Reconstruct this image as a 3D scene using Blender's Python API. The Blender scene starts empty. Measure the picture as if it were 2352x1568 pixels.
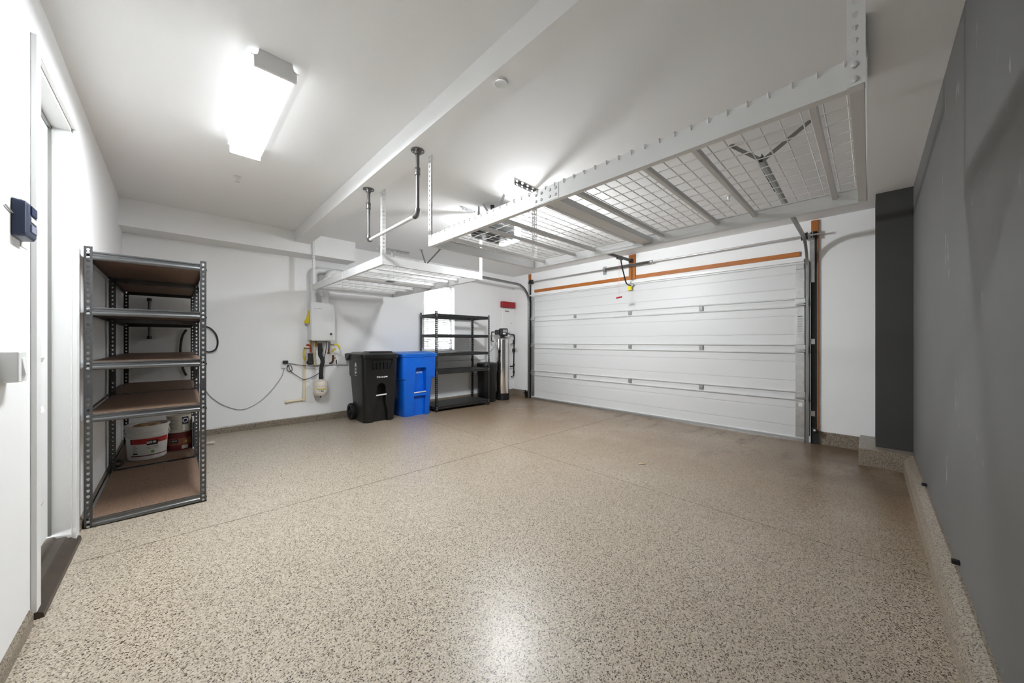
import bpy, bmesh, math, random
from mathutils import Vector
random.seed(7)
C = bpy.context.scene.collection
SC = bpy.context.scene
# ---------------------------------------------------------------- camera, light, exposure
CX, CY, VP1, VP2, H = 1176.0, 784.0, 405.0, 1998.0, 1.25
FPX = math.sqrt((CX - VP1) * (VP2 - CX))
YAW = math.atan2(VP2 - CX, FPX)                       # angle between the view axis and world X
cam_d = bpy.data.cameras.new('camera'); cam = bpy.data.objects.new('camera', cam_d); C.objects.link(cam)
cam_d.sensor_width = 36.0; cam_d.lens = FPX / 2352.0 * 36.0; cam_d.clip_start = 0.02
cam.location = (0, 0, H); cam.rotation_euler = (math.pi / 2, 0, YAW - math.pi / 2)
SC.camera = cam
w = bpy.data.worlds.new('world'); SC.world = w; w.use_nodes = True
bg = w.node_tree.nodes['Background']; bg.inputs[0].default_value = (0.93, 0.97, 1.0, 1); bg.inputs[1].default_value = 9.0
SC.view_settings.view_transform = 'Standard'; SC.view_settings.look = 'None'; SC.view_settings.gamma = 1.0
SC.view_settings.use_curve_mapping = False
SC.view_settings.exposure = 1.96
CEILING_LAMP, OPENER_LAMP = 30.0, 106.0                # strengths of the two lamps the room has

# ---------------------------------------------------------------- measuring helpers (pixel -> direction, distance from a known plane)
FW = Vector((math.cos(YAW), math.sin(YAW), 0)); RT = Vector((math.sin(YAW), -math.cos(YAW), 0))
def ray(u, v): return FW + RT * ((u - CX) / FPX) + Vector((0, 0, (CY - v) / FPX))
EYE = Vector((0, 0, H))
def on_x(u, v, x): d = ray(u, v); return EYE + d * (x / d.x)
def on_y(u, v, y): d = ray(u, v); return EYE + d * (y / d.y)
def on_z(u, v, z): d = ray(u, v); return EYE + d * ((z - H) / d.z)

XL, XD, YG, YH, ZC = -.463, 6.06, -.315, 6.20, 2.862  # left wall, garage door wall, grey wall, heater wall, ceiling
def fz(x): return -.014 * (x + .46)                   # the slab falls towards the garage door
def on_f(u, v):
    d = ray(u, v); t = (H + .014 * .46) / (-d.z - .014 * d.x); return EYE + d * t

# ---------------------------------------------------------------- materials
MATS = {}
def srgb(r, g, b):
    f = lambda c: (c / 255 / 12.92) if c <= 10 else ((c / 255 + .055) / 1.055) ** 2.4
    return (f(r), f(g), f(b), 1)
def mat(name, col, rough=.5, metal=0.0, bump=None, var=None, spec=.5, coat=0, emit=None, trans=0):
    """bump=(scale, strength); var=(scale, other colour, amount)"""
    m = bpy.data.materials.new(name); m.use_nodes = True; nt = m.node_tree
    b = nt.nodes['Principled BSDF']
    b.inputs['Base Color'].default_value = col; b.inputs['Roughness'].default_value = rough
    b.inputs['Metallic'].default_value = metal; b.inputs['Specular IOR Level'].default_value = spec
    b.inputs['Coat Weight'].default_value = coat; b.inputs['Coat Roughness'].default_value = .1
    b.inputs['Transmission Weight'].default_value = trans
    if emit: b.inputs['Emission Color'].default_value = emit[0]; b.inputs['Emission Strength'].default_value = emit[1]
    tc = nt.nodes.new('ShaderNodeTexCoord')
    if bump:
        n = nt.nodes.new('ShaderNodeTexNoise'); n.inputs['Scale'].default_value = bump[0]; n.inputs['Detail'].default_value = 3
        bp = nt.nodes.new('ShaderNodeBump'); bp.inputs['Strength'].default_value = bump[1]; bp.inputs['Distance'].default_value = .002
        nt.links.new(tc.outputs['Object'], n.inputs['Vector']); nt.links.new(n.outputs['Fac'], bp.inputs['Height'])
        nt.links.new(bp.outputs['Normal'], b.inputs['Normal'])
    if var:
        n = nt.nodes.new('ShaderNodeTexNoise'); n.inputs['Scale'].default_value = var[0]; n.inputs['Detail'].default_value = 5
        r = nt.nodes.new('ShaderNodeValToRGB'); r.color_ramp.elements[0].position = .5 - .3; r.color_ramp.elements[1].position = .5 + .3
        r.color_ramp.elements[0].color = col
        o = var[1]; k = var[2]; r.color_ramp.elements[1].color = tuple(col[i] * (1 - k) + o[i] * k for i in range(3)) + (1,)
        mp = nt.nodes.new('ShaderNodeMapping'); mp.inputs['Scale'].default_value = var[3] if len(var) > 3 else (1, 1, 1)
        nt.links.new(tc.outputs['Object'], mp.inputs['Vector']); nt.links.new(mp.outputs['Vector'], n.inputs['Vector'])
        nt.links.new(n.outputs['Fac'], r.inputs['Fac']); nt.links.new(r.outputs['Color'], b.inputs['Base Color'])
    MATS[name] = m; return m

WHITE = (.895, .893, .888, 1)
mat('wall_white', WHITE, .6, bump=(90, .12), var=(1.3, (.86, .855, .85, 1), .5))
mat('ceiling_white', (.90, .898, .893, 1), .75, bump=(70, .18))
mat('wall_grey', (.125, .1235, .1225, 1), .55, bump=(80, .12), var=(2.2, (.15, .148, .147, 1), .6))
def add_scuffs(m):
    nt = m.node_tree; L = nt.links; N = nt.nodes; b = N['Principled BSDF']; old = b.inputs['Base Color'].links[0].from_socket
    g = N.new('ShaderNodeNewGeometry'); mp = N.new('ShaderNodeMapping'); mp.inputs['Scale'].default_value = (9, 1, 3.0); L.new(g.outputs['Position'], mp.inputs[0])
    n = N.new('ShaderNodeTexNoise'); n.inputs['Scale'].default_value = 1.0; n.inputs['Detail'].default_value = 4; n.inputs['Roughness'].default_value = .6; L.new(mp.outputs[0], n.inputs['Vector'])
    r = N.new('ShaderNodeMapRange'); r.inputs[1].default_value = .665; r.inputs[2].default_value = .73; r.inputs[4].default_value = .6; L.new(n.outputs[0], r.inputs[0])
    mx = N.new('ShaderNodeMix'); mx.data_type = 'RGBA'; L.new(r.outputs[0], mx.inputs[0]); L.new(old, mx.inputs[6]); mx.inputs[7].default_value = (.5, .5, .49, 1); L.new(mx.outputs[2], b.inputs['Base Color'])
add_scuffs(MATS['wall_grey'])
mat('pillar_grey', (.040, .039, .038, 1), .55, bump=(80, .12), var=(3, (.055, .054, .053, 1), .5))
mat('trim_white', (.82, .82, .81, 1), .35)
mat('door_white', (.80, .80, .79, 1), .45)
mat('steel_white', (.80, .80, .79, 1), .35)
mat('steel_white_dull', (.72, .72, .715, 1), .42)
mat('panel_white', (.66, .66, .655, 1), .42, bump=(160, .08))
mat('galv', (.62, .62, .62, 1), .33, .9, var=(18, (.42, .42, .43, 1), .8))
mat('steel_dark', (.30, .30, .29, 1), .35, .9)
mat('steel_pipe', (.17, .165, .16, 1), .38, .85)
mat('bar_silver', (.70, .69, .67, 1), .35, .35)
mat('black_paint', (.016, .016, .017, 1), .32)
mat('charcoal_paint', (.055, .055, .056, 1), .30, .35, spec=1.0, coat=.5)
mat('charcoal_highlight', (.11, .11, .112, 1), .24, .6, spec=1.0, coat=.8)  # charcoal paint lightened for the beams, their lamp highlight put into the colour
mat('black_plastic', (.006, .006, .0065, 1), .36, bump=(120, .1), var=(3, (.010, .010, .0105, 1), .8))
mat('black_matte', (.010, .010, .011, 1), .6)
mat('blue_plastic', srgb(4, 92, 205), .33, bump=(100, .08), var=(6, srgb(10, 108, 216), .7))
mat('blue_lid', srgb(12, 104, 196), .30)
mat('foam_black', (.022, .021, .020, 1), .75, bump=(200, .2))
mat('brass', srgb(150, 110, 55), .4, .8)
mat('copper', srgb(120, 78, 55), .45, .8)
mat('red_plastic', srgb(176, 24, 40), .35)
mat('red_box', srgb(158, 22, 34), .38)
mat('yellow_plastic', srgb(228, 205, 30), .45)
mat('yellow_tag', srgb(236, 222, 20), .5)
mat('yellow_label', srgb(196, 178, 48), .5)
mat('cpvc', srgb(232, 218, 184), .4)
mat('tank_cream', srgb(226, 214, 200), .38)
mat('pvc_white', (.78, .78, .77, 1), .35)
mat('heater_white', (.76, .76, .75, 1), .33)
mat('chrome', (.82, .80, .78, 1), .09, 1.0)
mat('cord_black', (.02, .02, .02, 1), .5)
mat('cord_grey', (.42, .42, .42, 1), .5)
mat('cord_white', (.76, .76, .75, 1), .45)
mat('cord_pink', srgb(230, 160, 150), .6)
mat('navy_plastic', srgb(14, 34, 74), .35)
mat('slate_plastic', srgb(52, 60, 84), .35)
mat('silver_plastic', srgb(130, 132, 150), .35)
mat('wood_stain', srgb(190, 114, 38), .55, var=(9, srgb(146, 82, 28), .9, (1, .25, 6)), bump=(60, .15))
mat('jamb_black', (.012, .011, .012, 1), .5)
mat('rubber', (.012, .011, .010, 1), .6)
mat('bronze_sill', srgb(84, 74, 64), .38, .35, var=(14, srgb(58, 50, 44), .8))
mat('particle', srgb(134, 108, 88), .65, var=(26, srgb(94, 72, 58), .85, (6, 1, 1)), bump=(60, .2))
mat('shelf_dark', (.035, .035, .034, 1), .55)
mat('pail_white', (.74, .73, .70, 1), .38)
mat('label_red', srgb(170, 32, 28), .42)
mat('label_maroon', srgb(104, 26, 26), .42)
mat('label_brown', srgb(138, 84, 68), .42)
mat('label_dark', srgb(34, 24, 20), .42)
mat('label_navy', srgb(28, 34, 60), .42)
mat('label_green', srgb(70, 160, 40), .42)
mat('label_cream', srgb(196, 190, 176), .5)
mat('label_white', (.78, .78, .77, 1), .5)
mat('print_dark', (.02, .02, .02, 1), .5)
mat('print_grey', (.25, .25, .25, 1), .5)
mat('print_white', (.82, .82, .82, 1), .5)
mat('cardboard', srgb(186, 152, 112), .7)
mat('vinyl', (.82, .82, .82, 1), .4)
mat('card_clear', (.80, .79, .77, 1), .25)
mat('lamp_lens', (.9, .9, .9, 1), .4, emit=((.915, .965, 1, 1), CEILING_LAMP))
mat('lamp_side', (.9, .9, .9, 1), .4, emit=((.915, .965, 1, 1), CEILING_LAMP * .026))
mat('opener_lens', (.9, .9, .9, 1), .4, emit=((.93, .97, 1, 1), OPENER_LAMP))
mat('leaf_tan', srgb(206, 178, 140), .7)

def slat_material():
    m = bpy.data.materials.new('blind_slat'); m.use_nodes = True; nt = m.node_tree; b = nt.nodes['Principled BSDF']
    b.inputs['Base Color'].default_value = (.86, .86, .86, 1); b.inputs['Roughness'].default_value = .4
    tr = nt.nodes.new('ShaderNodeBsdfTranslucent'); tr.inputs[0].default_value = (.86, .86, .86, 1)
    mx = nt.nodes.new('ShaderNodeMixShader'); mx.inputs[0].default_value = .35
    nt.links.new(b.outputs[0], mx.inputs[1]); nt.links.new(tr.outputs[0], mx.inputs[2])
    nt.links.new(mx.outputs[0], nt.nodes['Material Output'].inputs[0]); MATS['blind_slat'] = m
slat_material()
def glass_material():
    m = bpy.data.materials.new('window_glass'); m.use_nodes = True; nt = m.node_tree; b = nt.nodes['Principled BSDF']
    b.inputs['Base Color'].default_value = (1, 1, 1, 1); b.inputs['Roughness'].default_value = .02
    b.inputs['Transmission Weight'].default_value = 1; b.inputs['IOR'].default_value = 1.1; MATS['window_glass'] = m
glass_material()

def flake_material(name, tint, stain):
    """flake-broadcast epoxy: coloured chips in a clear coat, with dirt where tyres and feet bring it in"""
    m = bpy.data.materials.new(name); m.use_nodes = True; nt = m.node_tree; L = nt.links; N = nt.nodes
    b = N['Principled BSDF']; geo = N.new('ShaderNodeNewGeometry')
    vo = N.new('ShaderNodeTexVoronoi'); vo.inputs['Scale'].default_value = 225
    L.new(geo.outputs['Position'], vo.inputs['Vector'])
    sep = N.new('ShaderNodeSeparateColor'); L.new(vo.outputs['Color'], sep.inputs[0])
    rp = N.new('ShaderNodeValToRGB'); rp.color_ramp.interpolation = 'CONSTANT'
    cols = [(0, (62, 54, 46)), (.065, (122, 110, 98)), (.15, (178, 166, 150)), (.30, (208, 199, 186)), (.62, (222, 214, 202)), (.86, (238, 232, 222))]
    e = rp.color_ramp.elements
    e[0].position = 0; e[1].position = cols[1][0]
    while len(e) < len(cols): e.new(.9)
    for i, (p, c) in enumerate(cols):
        e[i].position = p; s = srgb(*c); e[i].color = (s[0] * tint[0], s[1] * tint[1], s[2] * tint[2], 1)
    L.new(sep.outputs[0], rp.inputs[0]); col = rp.outputs[0]
    if stain:
        sx = N.new('ShaderNodeSeparateXYZ'); L.new(geo.outputs['Position'], sx.inputs[0])
        def rng(sock, a, c):
            r = N.new('ShaderNodeMapRange'); r.interpolation_type = 'SMOOTHSTEP'; r.inputs[1].default_value = a; r.inputs[2].default_value = c
            L.new(sock, r.inputs[0]); return r.outputs[0]
        def mth(op, a, c):
            k = N.new('ShaderNodeMath'); k.operation = op; k.use_clamp = True
            for i, s in enumerate((a, c)):
                if isinstance(s, float): k.inputs[i].default_value = s
                else: L.new(s, k.inputs[i])
            return k.outputs[0]
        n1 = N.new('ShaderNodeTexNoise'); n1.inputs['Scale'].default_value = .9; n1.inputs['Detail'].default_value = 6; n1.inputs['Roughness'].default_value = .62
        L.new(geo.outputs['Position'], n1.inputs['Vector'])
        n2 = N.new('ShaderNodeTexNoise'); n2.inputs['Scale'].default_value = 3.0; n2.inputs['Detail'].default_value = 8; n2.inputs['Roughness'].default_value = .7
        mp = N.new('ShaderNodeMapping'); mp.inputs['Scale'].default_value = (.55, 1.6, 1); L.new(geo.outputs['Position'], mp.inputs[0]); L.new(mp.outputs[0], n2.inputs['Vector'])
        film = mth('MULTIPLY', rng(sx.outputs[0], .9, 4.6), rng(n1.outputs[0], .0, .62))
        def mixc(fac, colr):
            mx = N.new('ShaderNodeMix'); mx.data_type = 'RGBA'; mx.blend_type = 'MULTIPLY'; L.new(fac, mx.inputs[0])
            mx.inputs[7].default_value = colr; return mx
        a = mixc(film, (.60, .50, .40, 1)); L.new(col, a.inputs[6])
        sm = mth('MULTIPLY', rng(sx.outputs[0], 3.4, 5.8), rng(n2.outputs[0], .52, .68))
        c2 = mixc(sm, (.46, .36, .27, 1)); L.new(a.outputs[2], c2.inputs[6])
        cy = mth('MULTIPLY', rng(sx.outputs[0], 3.6, 5.2), rng(sx.outputs[1], 1.1, -.1))
        cy = mth('MULTIPLY', cy, rng(n1.outputs[0], .30, .60))
        c3 = mixc(cy, (.34, .24, .17, 1)); L.new(c2.outputs[2], c3.inputs[6]); col = c3.outputs[2]
    L.new(col, b.inputs['Base Color'])
    b.inputs['Roughness'].default_value = .32; b.inputs['Specular IOR Level'].default_value = .5
    n3 = N.new('ShaderNodeTexNoise'); n3.inputs['Scale'].default_value = 120; n3.inputs['Detail'].default_value = 2
    L.new(geo.outputs['Position'], n3.inputs['Vector'])
    bp = N.new('ShaderNodeBump'); bp.inputs['Strength'].default_value = .16; bp.inputs['Distance'].default_value = .0012
    L.new(n3.outputs[0], bp.inputs['Height']); L.new(bp.outputs[0], b.inputs['Normal'])
    MATS[name] = m
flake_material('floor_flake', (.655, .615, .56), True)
flake_material('curb_flake', (.40, .365, .32), False)
mat('joint_dark', srgb(112, 99, 84), .8)

# ---------------------------------------------------------------- mesh builder
class MB:
    def __init__(s): s.v = []; s.f = []
    def add(s, vs, fs):
        o = len(s.v); s.v += [tuple(p) for p in vs]; s.f += [tuple(i + o for i in f) for f in fs]; return s
    def box(s, x0, x1, y0, y1, z0, z1, bev=0):
        x0, x1 = min(x0, x1), max(x0, x1); y0, y1 = min(y0, y1), max(y0, y1); z0, z1 = min(z0, z1), max(z0, z1)
        if bev:
            bm = bmesh.new(); bmesh.ops.create_cube(bm, size=1)
            for v in bm.verts: v.co = Vector(((x0 + x1) / 2 + v.co.x * (x1 - x0), (y0 + y1) / 2 + v.co.y * (y1 - y0), (z0 + z1) / 2 + v.co.z * (z1 - z0)))
            bmesh.ops.bevel(bm, geom=bm.edges[:], offset=bev, segments=2, profile=.5, affect='EDGES')
            bm.verts.index_update(); s.add([v.co for v in bm.verts], [[v.index for v in f.verts] for f in bm.faces]); bm.free(); return s
        p = [(x, y, z) for z in (z0, z1) for y in (y0, y1) for x in (x0, x1)]
        return s.add(p, [(0, 2, 3, 1), (4, 5, 7, 6), (0, 1, 5, 4), (2, 6, 7, 3), (0, 4, 6, 2), (1, 3, 7, 5)])
    def hexa(s, p):  # 8 points: bottom 4 ccw, top 4 ccw
        return s.add(p, [(3, 2, 1, 0), (4, 5, 6, 7), (0, 1, 5, 4), (1, 2, 6, 5), (2, 3, 7, 6), (3, 0, 4, 7)])
    def prism(s, poly, fn, a, b):
        """poly 2-D ccw, fn(p, q, t) -> 3-D, extruded from t=a to t=b"""
        n = len(poly); vs = [fn(p, q, a) for p, q in poly] + [fn(p, q, b) for p, q in poly]
        return s.add(vs, [tuple(range(n - 1, -1, -1)), tuple(range(n, 2 * n))] + [(i, (i + 1) % n, n + (i + 1) % n, n + i) for i in range(n)])
    def tube(s, pts, r, n=10, caps=True, rs=None):
        pts = [Vector(p) for p in pts]; m = len(pts); vs = []; fs = []
        up = None
        for i, p in enumerate(pts):
            d = (pts[min(i + 1, m - 1)] - pts[max(i - 1, 0)]).normalized()
            if up is None:
                up = Vector((0, 0, 1)) if abs(d.z) < .9 else Vector((1, 0, 0))
            a = d.cross(up).normalized(); up = a.cross(d).normalized(); rr = rs[i] if rs else r
            for k in range(n):
                t = 2 * math.pi * k / n; vs.append(p + a * (rr * math.cos(t)) + up * (rr * math.sin(t)))
        for i in range(m - 1):
            for k in range(n):
                k2 = (k + 1) % n; fs.append((i * n + k, (i + 1) * n + k, (i + 1) * n + k2, i * n + k2))
        if caps: fs += [tuple(range(n)), tuple(range(m * n - 1, (m - 1) * n - 1, -1))]
        return s.add(vs, fs)
    def lathe(s, prof, c, n=24, axis='z', ring=False):
        """prof [(radius, height)] turned about an axis through c"""
        vs = []; fs = []; c = Vector(c)
        for r, h in prof:
            for k in range(n):
                t = 2 * math.pi * k / n; a, b = r * math.cos(t), r * math.sin(t)
                vs.append(c + (Vector((a, b, h)) if axis == 'z' else Vector((h, a, b)) if axis == 'x' else Vector((b, h, a))))
        m = len(prof)
        for i in range(m - 1):
            for k in range(n):
                k2 = (k + 1) % n; fs.append((i * n + k, i * n + k2, (i + 1) * n + k2, (i + 1) * n + k))
        if ring:
            for k in range(n): k2 = (k + 1) % n; fs.append(((m - 1) * n + k, (m - 1) * n + k2, k2, k))
            return s.add(vs, fs)
        if prof[0][0] > 1e-5: fs.append(tuple(range(n - 1, -1, -1)))
        if prof[-1][0] > 1e-5: fs.append(tuple(range((m - 1) * n, m * n)))
        return s.add(vs, fs)
    def perf(s, org, sd, nd, wd, length, pitch, t, r, up=(0, 0, 1)):
        """strip with a row of key-hole perforations; sd width direction, nd normal, up length direction"""
        org, sd, nd, up = Vector(org), Vector(sd), Vector(nd), Vector(up); nc = max(1, int(round(length / pitch))); p = length / nc
        ring = [(-.45, -1.15), (0, -1.35), (.45, -1.15), (1, .15), (.75, .85), (0, 1.1), (-.75, .85), (-1, .15)]
        for c in range(nc):
            out = [(0, 0), (wd / 2, 0), (wd, 0), (wd, p / 2), (wd, p), (wd / 2, p), (0, p), (0, p / 2)]
            hol = [(wd / 2 + a * r, p / 2 + b * r) for a, b in ring]
            P = lambda q, k: org + sd * q[0] + up * (c * p + q[1]) + nd * (k * t)
            vs = [P(q, 0) for q in out] + [P(q, 0) for q in hol] + [P(q, 1) for q in out] + [P(q, 1) for q in hol]
            fs = []
            for i in range(8):
                j = (i + 1) % 8
                fs += [(i, i + 8, j + 8, j), (16 + i, 16 + j, 24 + j, 24 + i), (8 + i, 24 + i, 24 + j, 8 + j)]
            for i in (2, 3, 6, 7):
                j = (i + 1) % 8; fs.append((i, j, 16 + j, 16 + i))
            if c == 0: fs += [(0, 1, 17, 16), (1, 2, 18, 17)]
            if c == nc - 1: fs += [(4, 5, 21, 20), (5, 6, 22, 21)]
            s.add(vs, fs)
        return s
    def sweep(s, prof, pts, side):
        """prof [(a,b)] swept along a path lying in a plane whose normal is `side`"""
        pts = [Vector(p) for p in pts]; side = Vector(side); n = len(prof); m = len(pts); vs = []; fs = []
        for i, p in enumerate(pts):
            d = (pts[min(i + 1, m - 1)] - pts[max(i - 1, 0)]).normalized(); up = side.cross(d).normalized()
            vs += [p + side * a + up * b for a, b in prof]
        for i in range(m - 1):
            for k in range(n):
                k2 = (k + 1) % n; fs.append((i * n + k, i * n + k2, (i + 1) * n + k2, (i + 1) * n + k))
        fs += [tuple(range(n - 1, -1, -1)), tuple(range((m - 1) * n, m * n))]
        return s.add(vs, fs)
    def loft(s, secs, n=6):
        """secs [(z,x0,x1,y0,y1,r)] rounded rectangles"""
        vs = []; k = 4 * (n + 1)
        for z, x0, x1, y0, y1, r in secs:
            for cx, cy, a0 in ((x1 - r, y1 - r, 0), (x0 + r, y1 - r, 90), (x0 + r, y0 + r, 180), (x1 - r, y0 + r, 270)):
                for i in range(n + 1):
                    t = math.radians(a0 + 90 * i / n); vs.append((cx + r * math.cos(t), cy + r * math.sin(t), z))
        fs = [tuple(range(k - 1, -1, -1)), tuple(range((len(secs) - 1) * k, len(secs) * k))]
        for j in range(len(secs) - 1):
            for i in range(k):
                i2 = (i + 1) % k; fs.append((j * k + i, j * k + i2, (j + 1) * k + i2, (j + 1) * k + i))
        return s.add(vs, fs)
    def mesh(s, name, m, off=(0, 0, 0), smooth=False):
        me = bpy.data.meshes.new(name)
        me.from_pydata([(x - off[0], y - off[1], z - off[2]) for x, y, z in s.v], [], s.f)
        bm = bmesh.new(); bm.from_mesh(me); bmesh.ops.recalc_face_normals(bm, faces=bm.faces); bm.to_mesh(me); bm.free()
        me.materials.append(MATS[m])
        if smooth:
            for p in me.polygons: p.use_smooth = True
            try: me.set_sharp_from_angle(angle=math.radians(38))
            except Exception: pass
        return me
    def build(s, name, m, parent=None, smooth=False):
        """vertices are given in world space; the object gets a sensible origin"""
        if parent is None:
            xs = [p[0] for p in s.v]; ys = [p[1] for p in s.v]; zs = [p[2] for p in s.v]
            off = ((min(xs) + max(xs)) / 2, (min(ys) + max(ys)) / 2, min(zs))
            o = bpy.data.objects.new(name, s.mesh(name, m, off, smooth)); o.location = off
        else:
            off = base(parent); o = bpy.data.objects.new(name, s.mesh(name, m, off, smooth)); o.parent = parent
        C.objects.link(o); return o
def base(o):
    p = Vector(o.location)
    while o.parent: o = o.parent; p += Vector(o.location)
    return p
def tag(o, label, cat, group=None):
    o['label'] = label; o['category'] = cat
    if group: o['group'] = group
    return o
def thing(name, loc, label, cat, group=None):
    o = bpy.data.objects.new(name, None); C.objects.link(o); o.location = loc; o.empty_display_size = .1
    return tag(o, label, cat, group)
def struct(o, label=None):
    o['kind'] = 'structure'
    if label: o['label'] = label
    return o
def place(me, name, loc, parent):
    o = bpy.data.objects.new(name, me); C.objects.link(o); o.parent = parent; o.location = Vector(loc) - base(parent); return o
def arc(c, r, a0, a1, n, fn): return [fn(c[0] + r * math.cos(math.radians(a0 + (a1 - a0) * i / n)), c[1] + r * math.sin(math.radians(a0 + (a1 - a0) * i / n))) for i in range(n + 1)]
def bez(p, n=10):
    """Catmull-Rom through points"""
    p = [Vector(q) for q in p]; q = [p[0] * 2 - p[1]] + p + [p[-1] * 2 - p[-2]]; out = []
    for i in range(1, len(q) - 2):
        for k in range(n):
            t = k / n; a, b, c, d = q[i - 1], q[i], q[i + 1], q[i + 2]
            out.append(.5 * ((2 * b) + (c - a) * t + (2 * a - 5 * b + 4 * c - d) * t * t + (3 * b - a - 3 * c + d) * t ** 3))
    return out + [p[-1]]
def cut(me_builder, name, m, parent, cutters, smooth=False):
    """solid minus cutter solids, all in world space"""
    a = bpy.data.objects.new('tmp_a', me_builder.mesh('tmp_a', m)); C.objects.link(a)
    tmp = []
    for c in cutters:
        b = bpy.data.objects.new('tmp_b', c.mesh('tmp_b', m)); C.objects.link(b); tmp.append(b)
        md = a.modifiers.new('cut', 'BOOLEAN'); md.operation = 'DIFFERENCE'; md.object = b; md.solver = 'EXACT'
    dg = bpy.context.evaluated_depsgraph_get(); me = bpy.data.meshes.new_from_object(a.evaluated_get(dg)); me.name = name
    for o in tmp + [a]:
        d = o.data; bpy.data.objects.remove(o); bpy.data.meshes.remove(d)
    off = base(parent); me.transform(__import__('mathutils').Matrix.Translation(-off))
    if smooth:
        for p in me.polygons: p.use_smooth = True
        me.set_sharp_from_angle(angle=math.radians(32))
    o = bpy.data.objects.new(name, me); C.objects.link(o); o.parent = parent; return o
def text(body, size, m, parent, fn, name='lettering', bold=0, align='CENTER', cond=1.0):
    """flat lettering: fn(x, y) -> world point"""
    cu = bpy.data.curves.new('txt', 'FONT'); cu.body = body; cu.size = size; cu.align_x = align; cu.align_y = 'CENTER'; cu.offset = bold; cu.resolution_u = 3
    o = bpy.data.objects.new('txt', cu); C.objects.link(o); dg = bpy.context.evaluated_depsgraph_get()
    me = bpy.data.meshes.new_from_object(o.evaluated_get(dg)); bpy.data.objects.remove(o); bpy.data.curves.remove(cu)
    off = base(parent)
    for v in me.vertices: v.co = Vector(fn(v.co.x * cond, v.co.y)) - off
    me.materials.clear(); me.materials.append(MATS[m]); me.name = name
    t = bpy.data.objects.new(name, me); C.objects.link(t); t.parent = parent; return t

# ================================================================ THE ROOM
T = .15
# floor: concrete under four sawn slabs of flake epoxy
FX = [XL - T, 2.99, XD + T + .3]; FY = [YG - T, 3.12, YH + T]
fl = MB(); e = .03
fl.hexa([(FX[0], FY[0], fz(FX[0]) - .2), (FX[2], FY[0], fz(FX[2]) - .2), (FX[2], FY[2], fz(FX[2]) - .2), (FX[0], FY[2], fz(FX[0]) - .2),
         (FX[0], FY[0], fz(FX[0]) - .012), (FX[2], FY[0], fz(FX[2]) - .012), (FX[2], FY[2], fz(FX[2]) - .012), (FX[0], FY[2], fz(FX[0]) - .012)])
floor = struct(fl.build('floor', 'joint_dark'), 'speckled beige flake epoxy garage floor with sawn joints')
g = .0028
for i in (0, 1):
    for j in (0, 1):
        x0 = FX[i] + (g if i else 0); x1 = FX[i + 1] - (0 if i else g); y0 = FY[j] + (g if j else 0); y1 = FY[j + 1] - (0 if j else g)
        MB().hexa([(x0, y0, fz(x0) - .012), (x1, y0, fz(x1) - .012), (x1, y1, fz(x1) - .012), (x0, y1, fz(x0) - .012),
                   (x0, y0, fz(x0)), (x1, y0, fz(x1)), (x1, y1, fz(x1)), (x0, y1, fz(x0))]).build('slab', 'floor_flake', floor)
struct(MB().box(XL - T, XD + T, YG - T, YH + T, ZC, ZC + .12).build('ceiling', 'ceiling_white'), 'smooth white painted garage ceiling')
ZB = -.25
# left wall with entry doorway
DY0, DY1, DZ1 = 2.64, 3.425, 2.555
mb = MB(); mb.box(XL - T, XL, YG - T, DY0, ZB, ZC).box(XL - T, XL, DY1, YH + T, ZB, ZC).box(XL - T, XL, DY0, DY1, DZ1, ZC).box(XL - T, XL, DY0, DY1, ZB, -.012)
struct(mb.build('wall_left', 'wall_white'), 'white wall with the entry door')
# heater wall with window
WX0, WX1, WZ0, WZ1 = 3.557, 4.288, 1.05, 2.46
mb = MB(); mb.box(XL - T, WX0, YH, YH + T, ZB, ZC).box(WX1, XD + T, YH, YH + T, ZB, ZC).box(WX0, WX1, YH, YH + T, ZB, WZ0).box(WX0, WX1, YH, YH + T, WZ1, ZC)
struct(mb.build('wall_back', 'wall_white'), 'white wall with the water heater and window')
# garage door wall with opening
GY0, GY1, GZ1 = .60, 5.57, 2.36
mb = MB(); mb.box(XD, XD + T, YG - T, GY0 + .06, ZB, ZC).box(XD, XD + T, GY1 - .06, YH + T, ZB, ZC).box(XD, XD + T, GY0 + .06, GY1 - .06, GZ1 - .05, ZC)
struct(mb.build('wall_front', 'wall_white'), 'white wall around the garage door')
struct(MB().box(XL - T, XD + T, YG - T, YG, ZB, ZC).build('wall_right', 'wall_grey'), 'dark grey scuffed side wall')
PX = 5.50
struct(MB().box(PX, XD, YG, -.044, .10, ZC).build('wall_pillar', 'pillar_grey'), 'charcoal painted corner pillar beside the garage door wall')
# beam and soffit
struct(MB().box(1.236, 1.432, YG, 5.835, 2.707, ZC).build('trim_1', 'ceiling_white'), 'white boxed ceiling beam crossing the garage')
struct(MB().box(XL, 2.10, 5.835, YH, 2.555, ZC).build('trim_2', 'wall_white'), 'white boxed soffit along the heater wall')
# concrete curbs
def curb(name, x0, x1, y0, y1, z1, lab, lean=(0, 0)):
    mb = MB(); dx, dy = lean
    mb.hexa([(x0 - max(0, -dx), y0, ZB), (x1 + max(0, dx), y0, ZB), (x1 + max(0, dx), y1 + dy, ZB), (x0 - max(0, -dx), y1 + dy, ZB), (x0, y0, z1), (x1, y0, z1), (x1, y1, z1), (x0, y1, z1)])
    return struct(mb.build(name, 'curb_flake'), lab)
mb = MB().prism([(YH, ZB), (YH - .016, ZB), (YH - .016, .065), (YH - .010, .078), (YH, .078)], lambda p, q, t: (t, p, q), XL, XD)
struct(mb.build('baseboard_back', 'curb_flake'), 'flake coated concrete curb under the heater wall')
mb = MB().prism([(YG, ZB), (YG + .085, ZB), (YG + .075, .02), (YG + .055, .07), (YG + .012, .095), (YG, .095)], lambda p, q, t: (t, p, q), XL, PX - .05)
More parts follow.
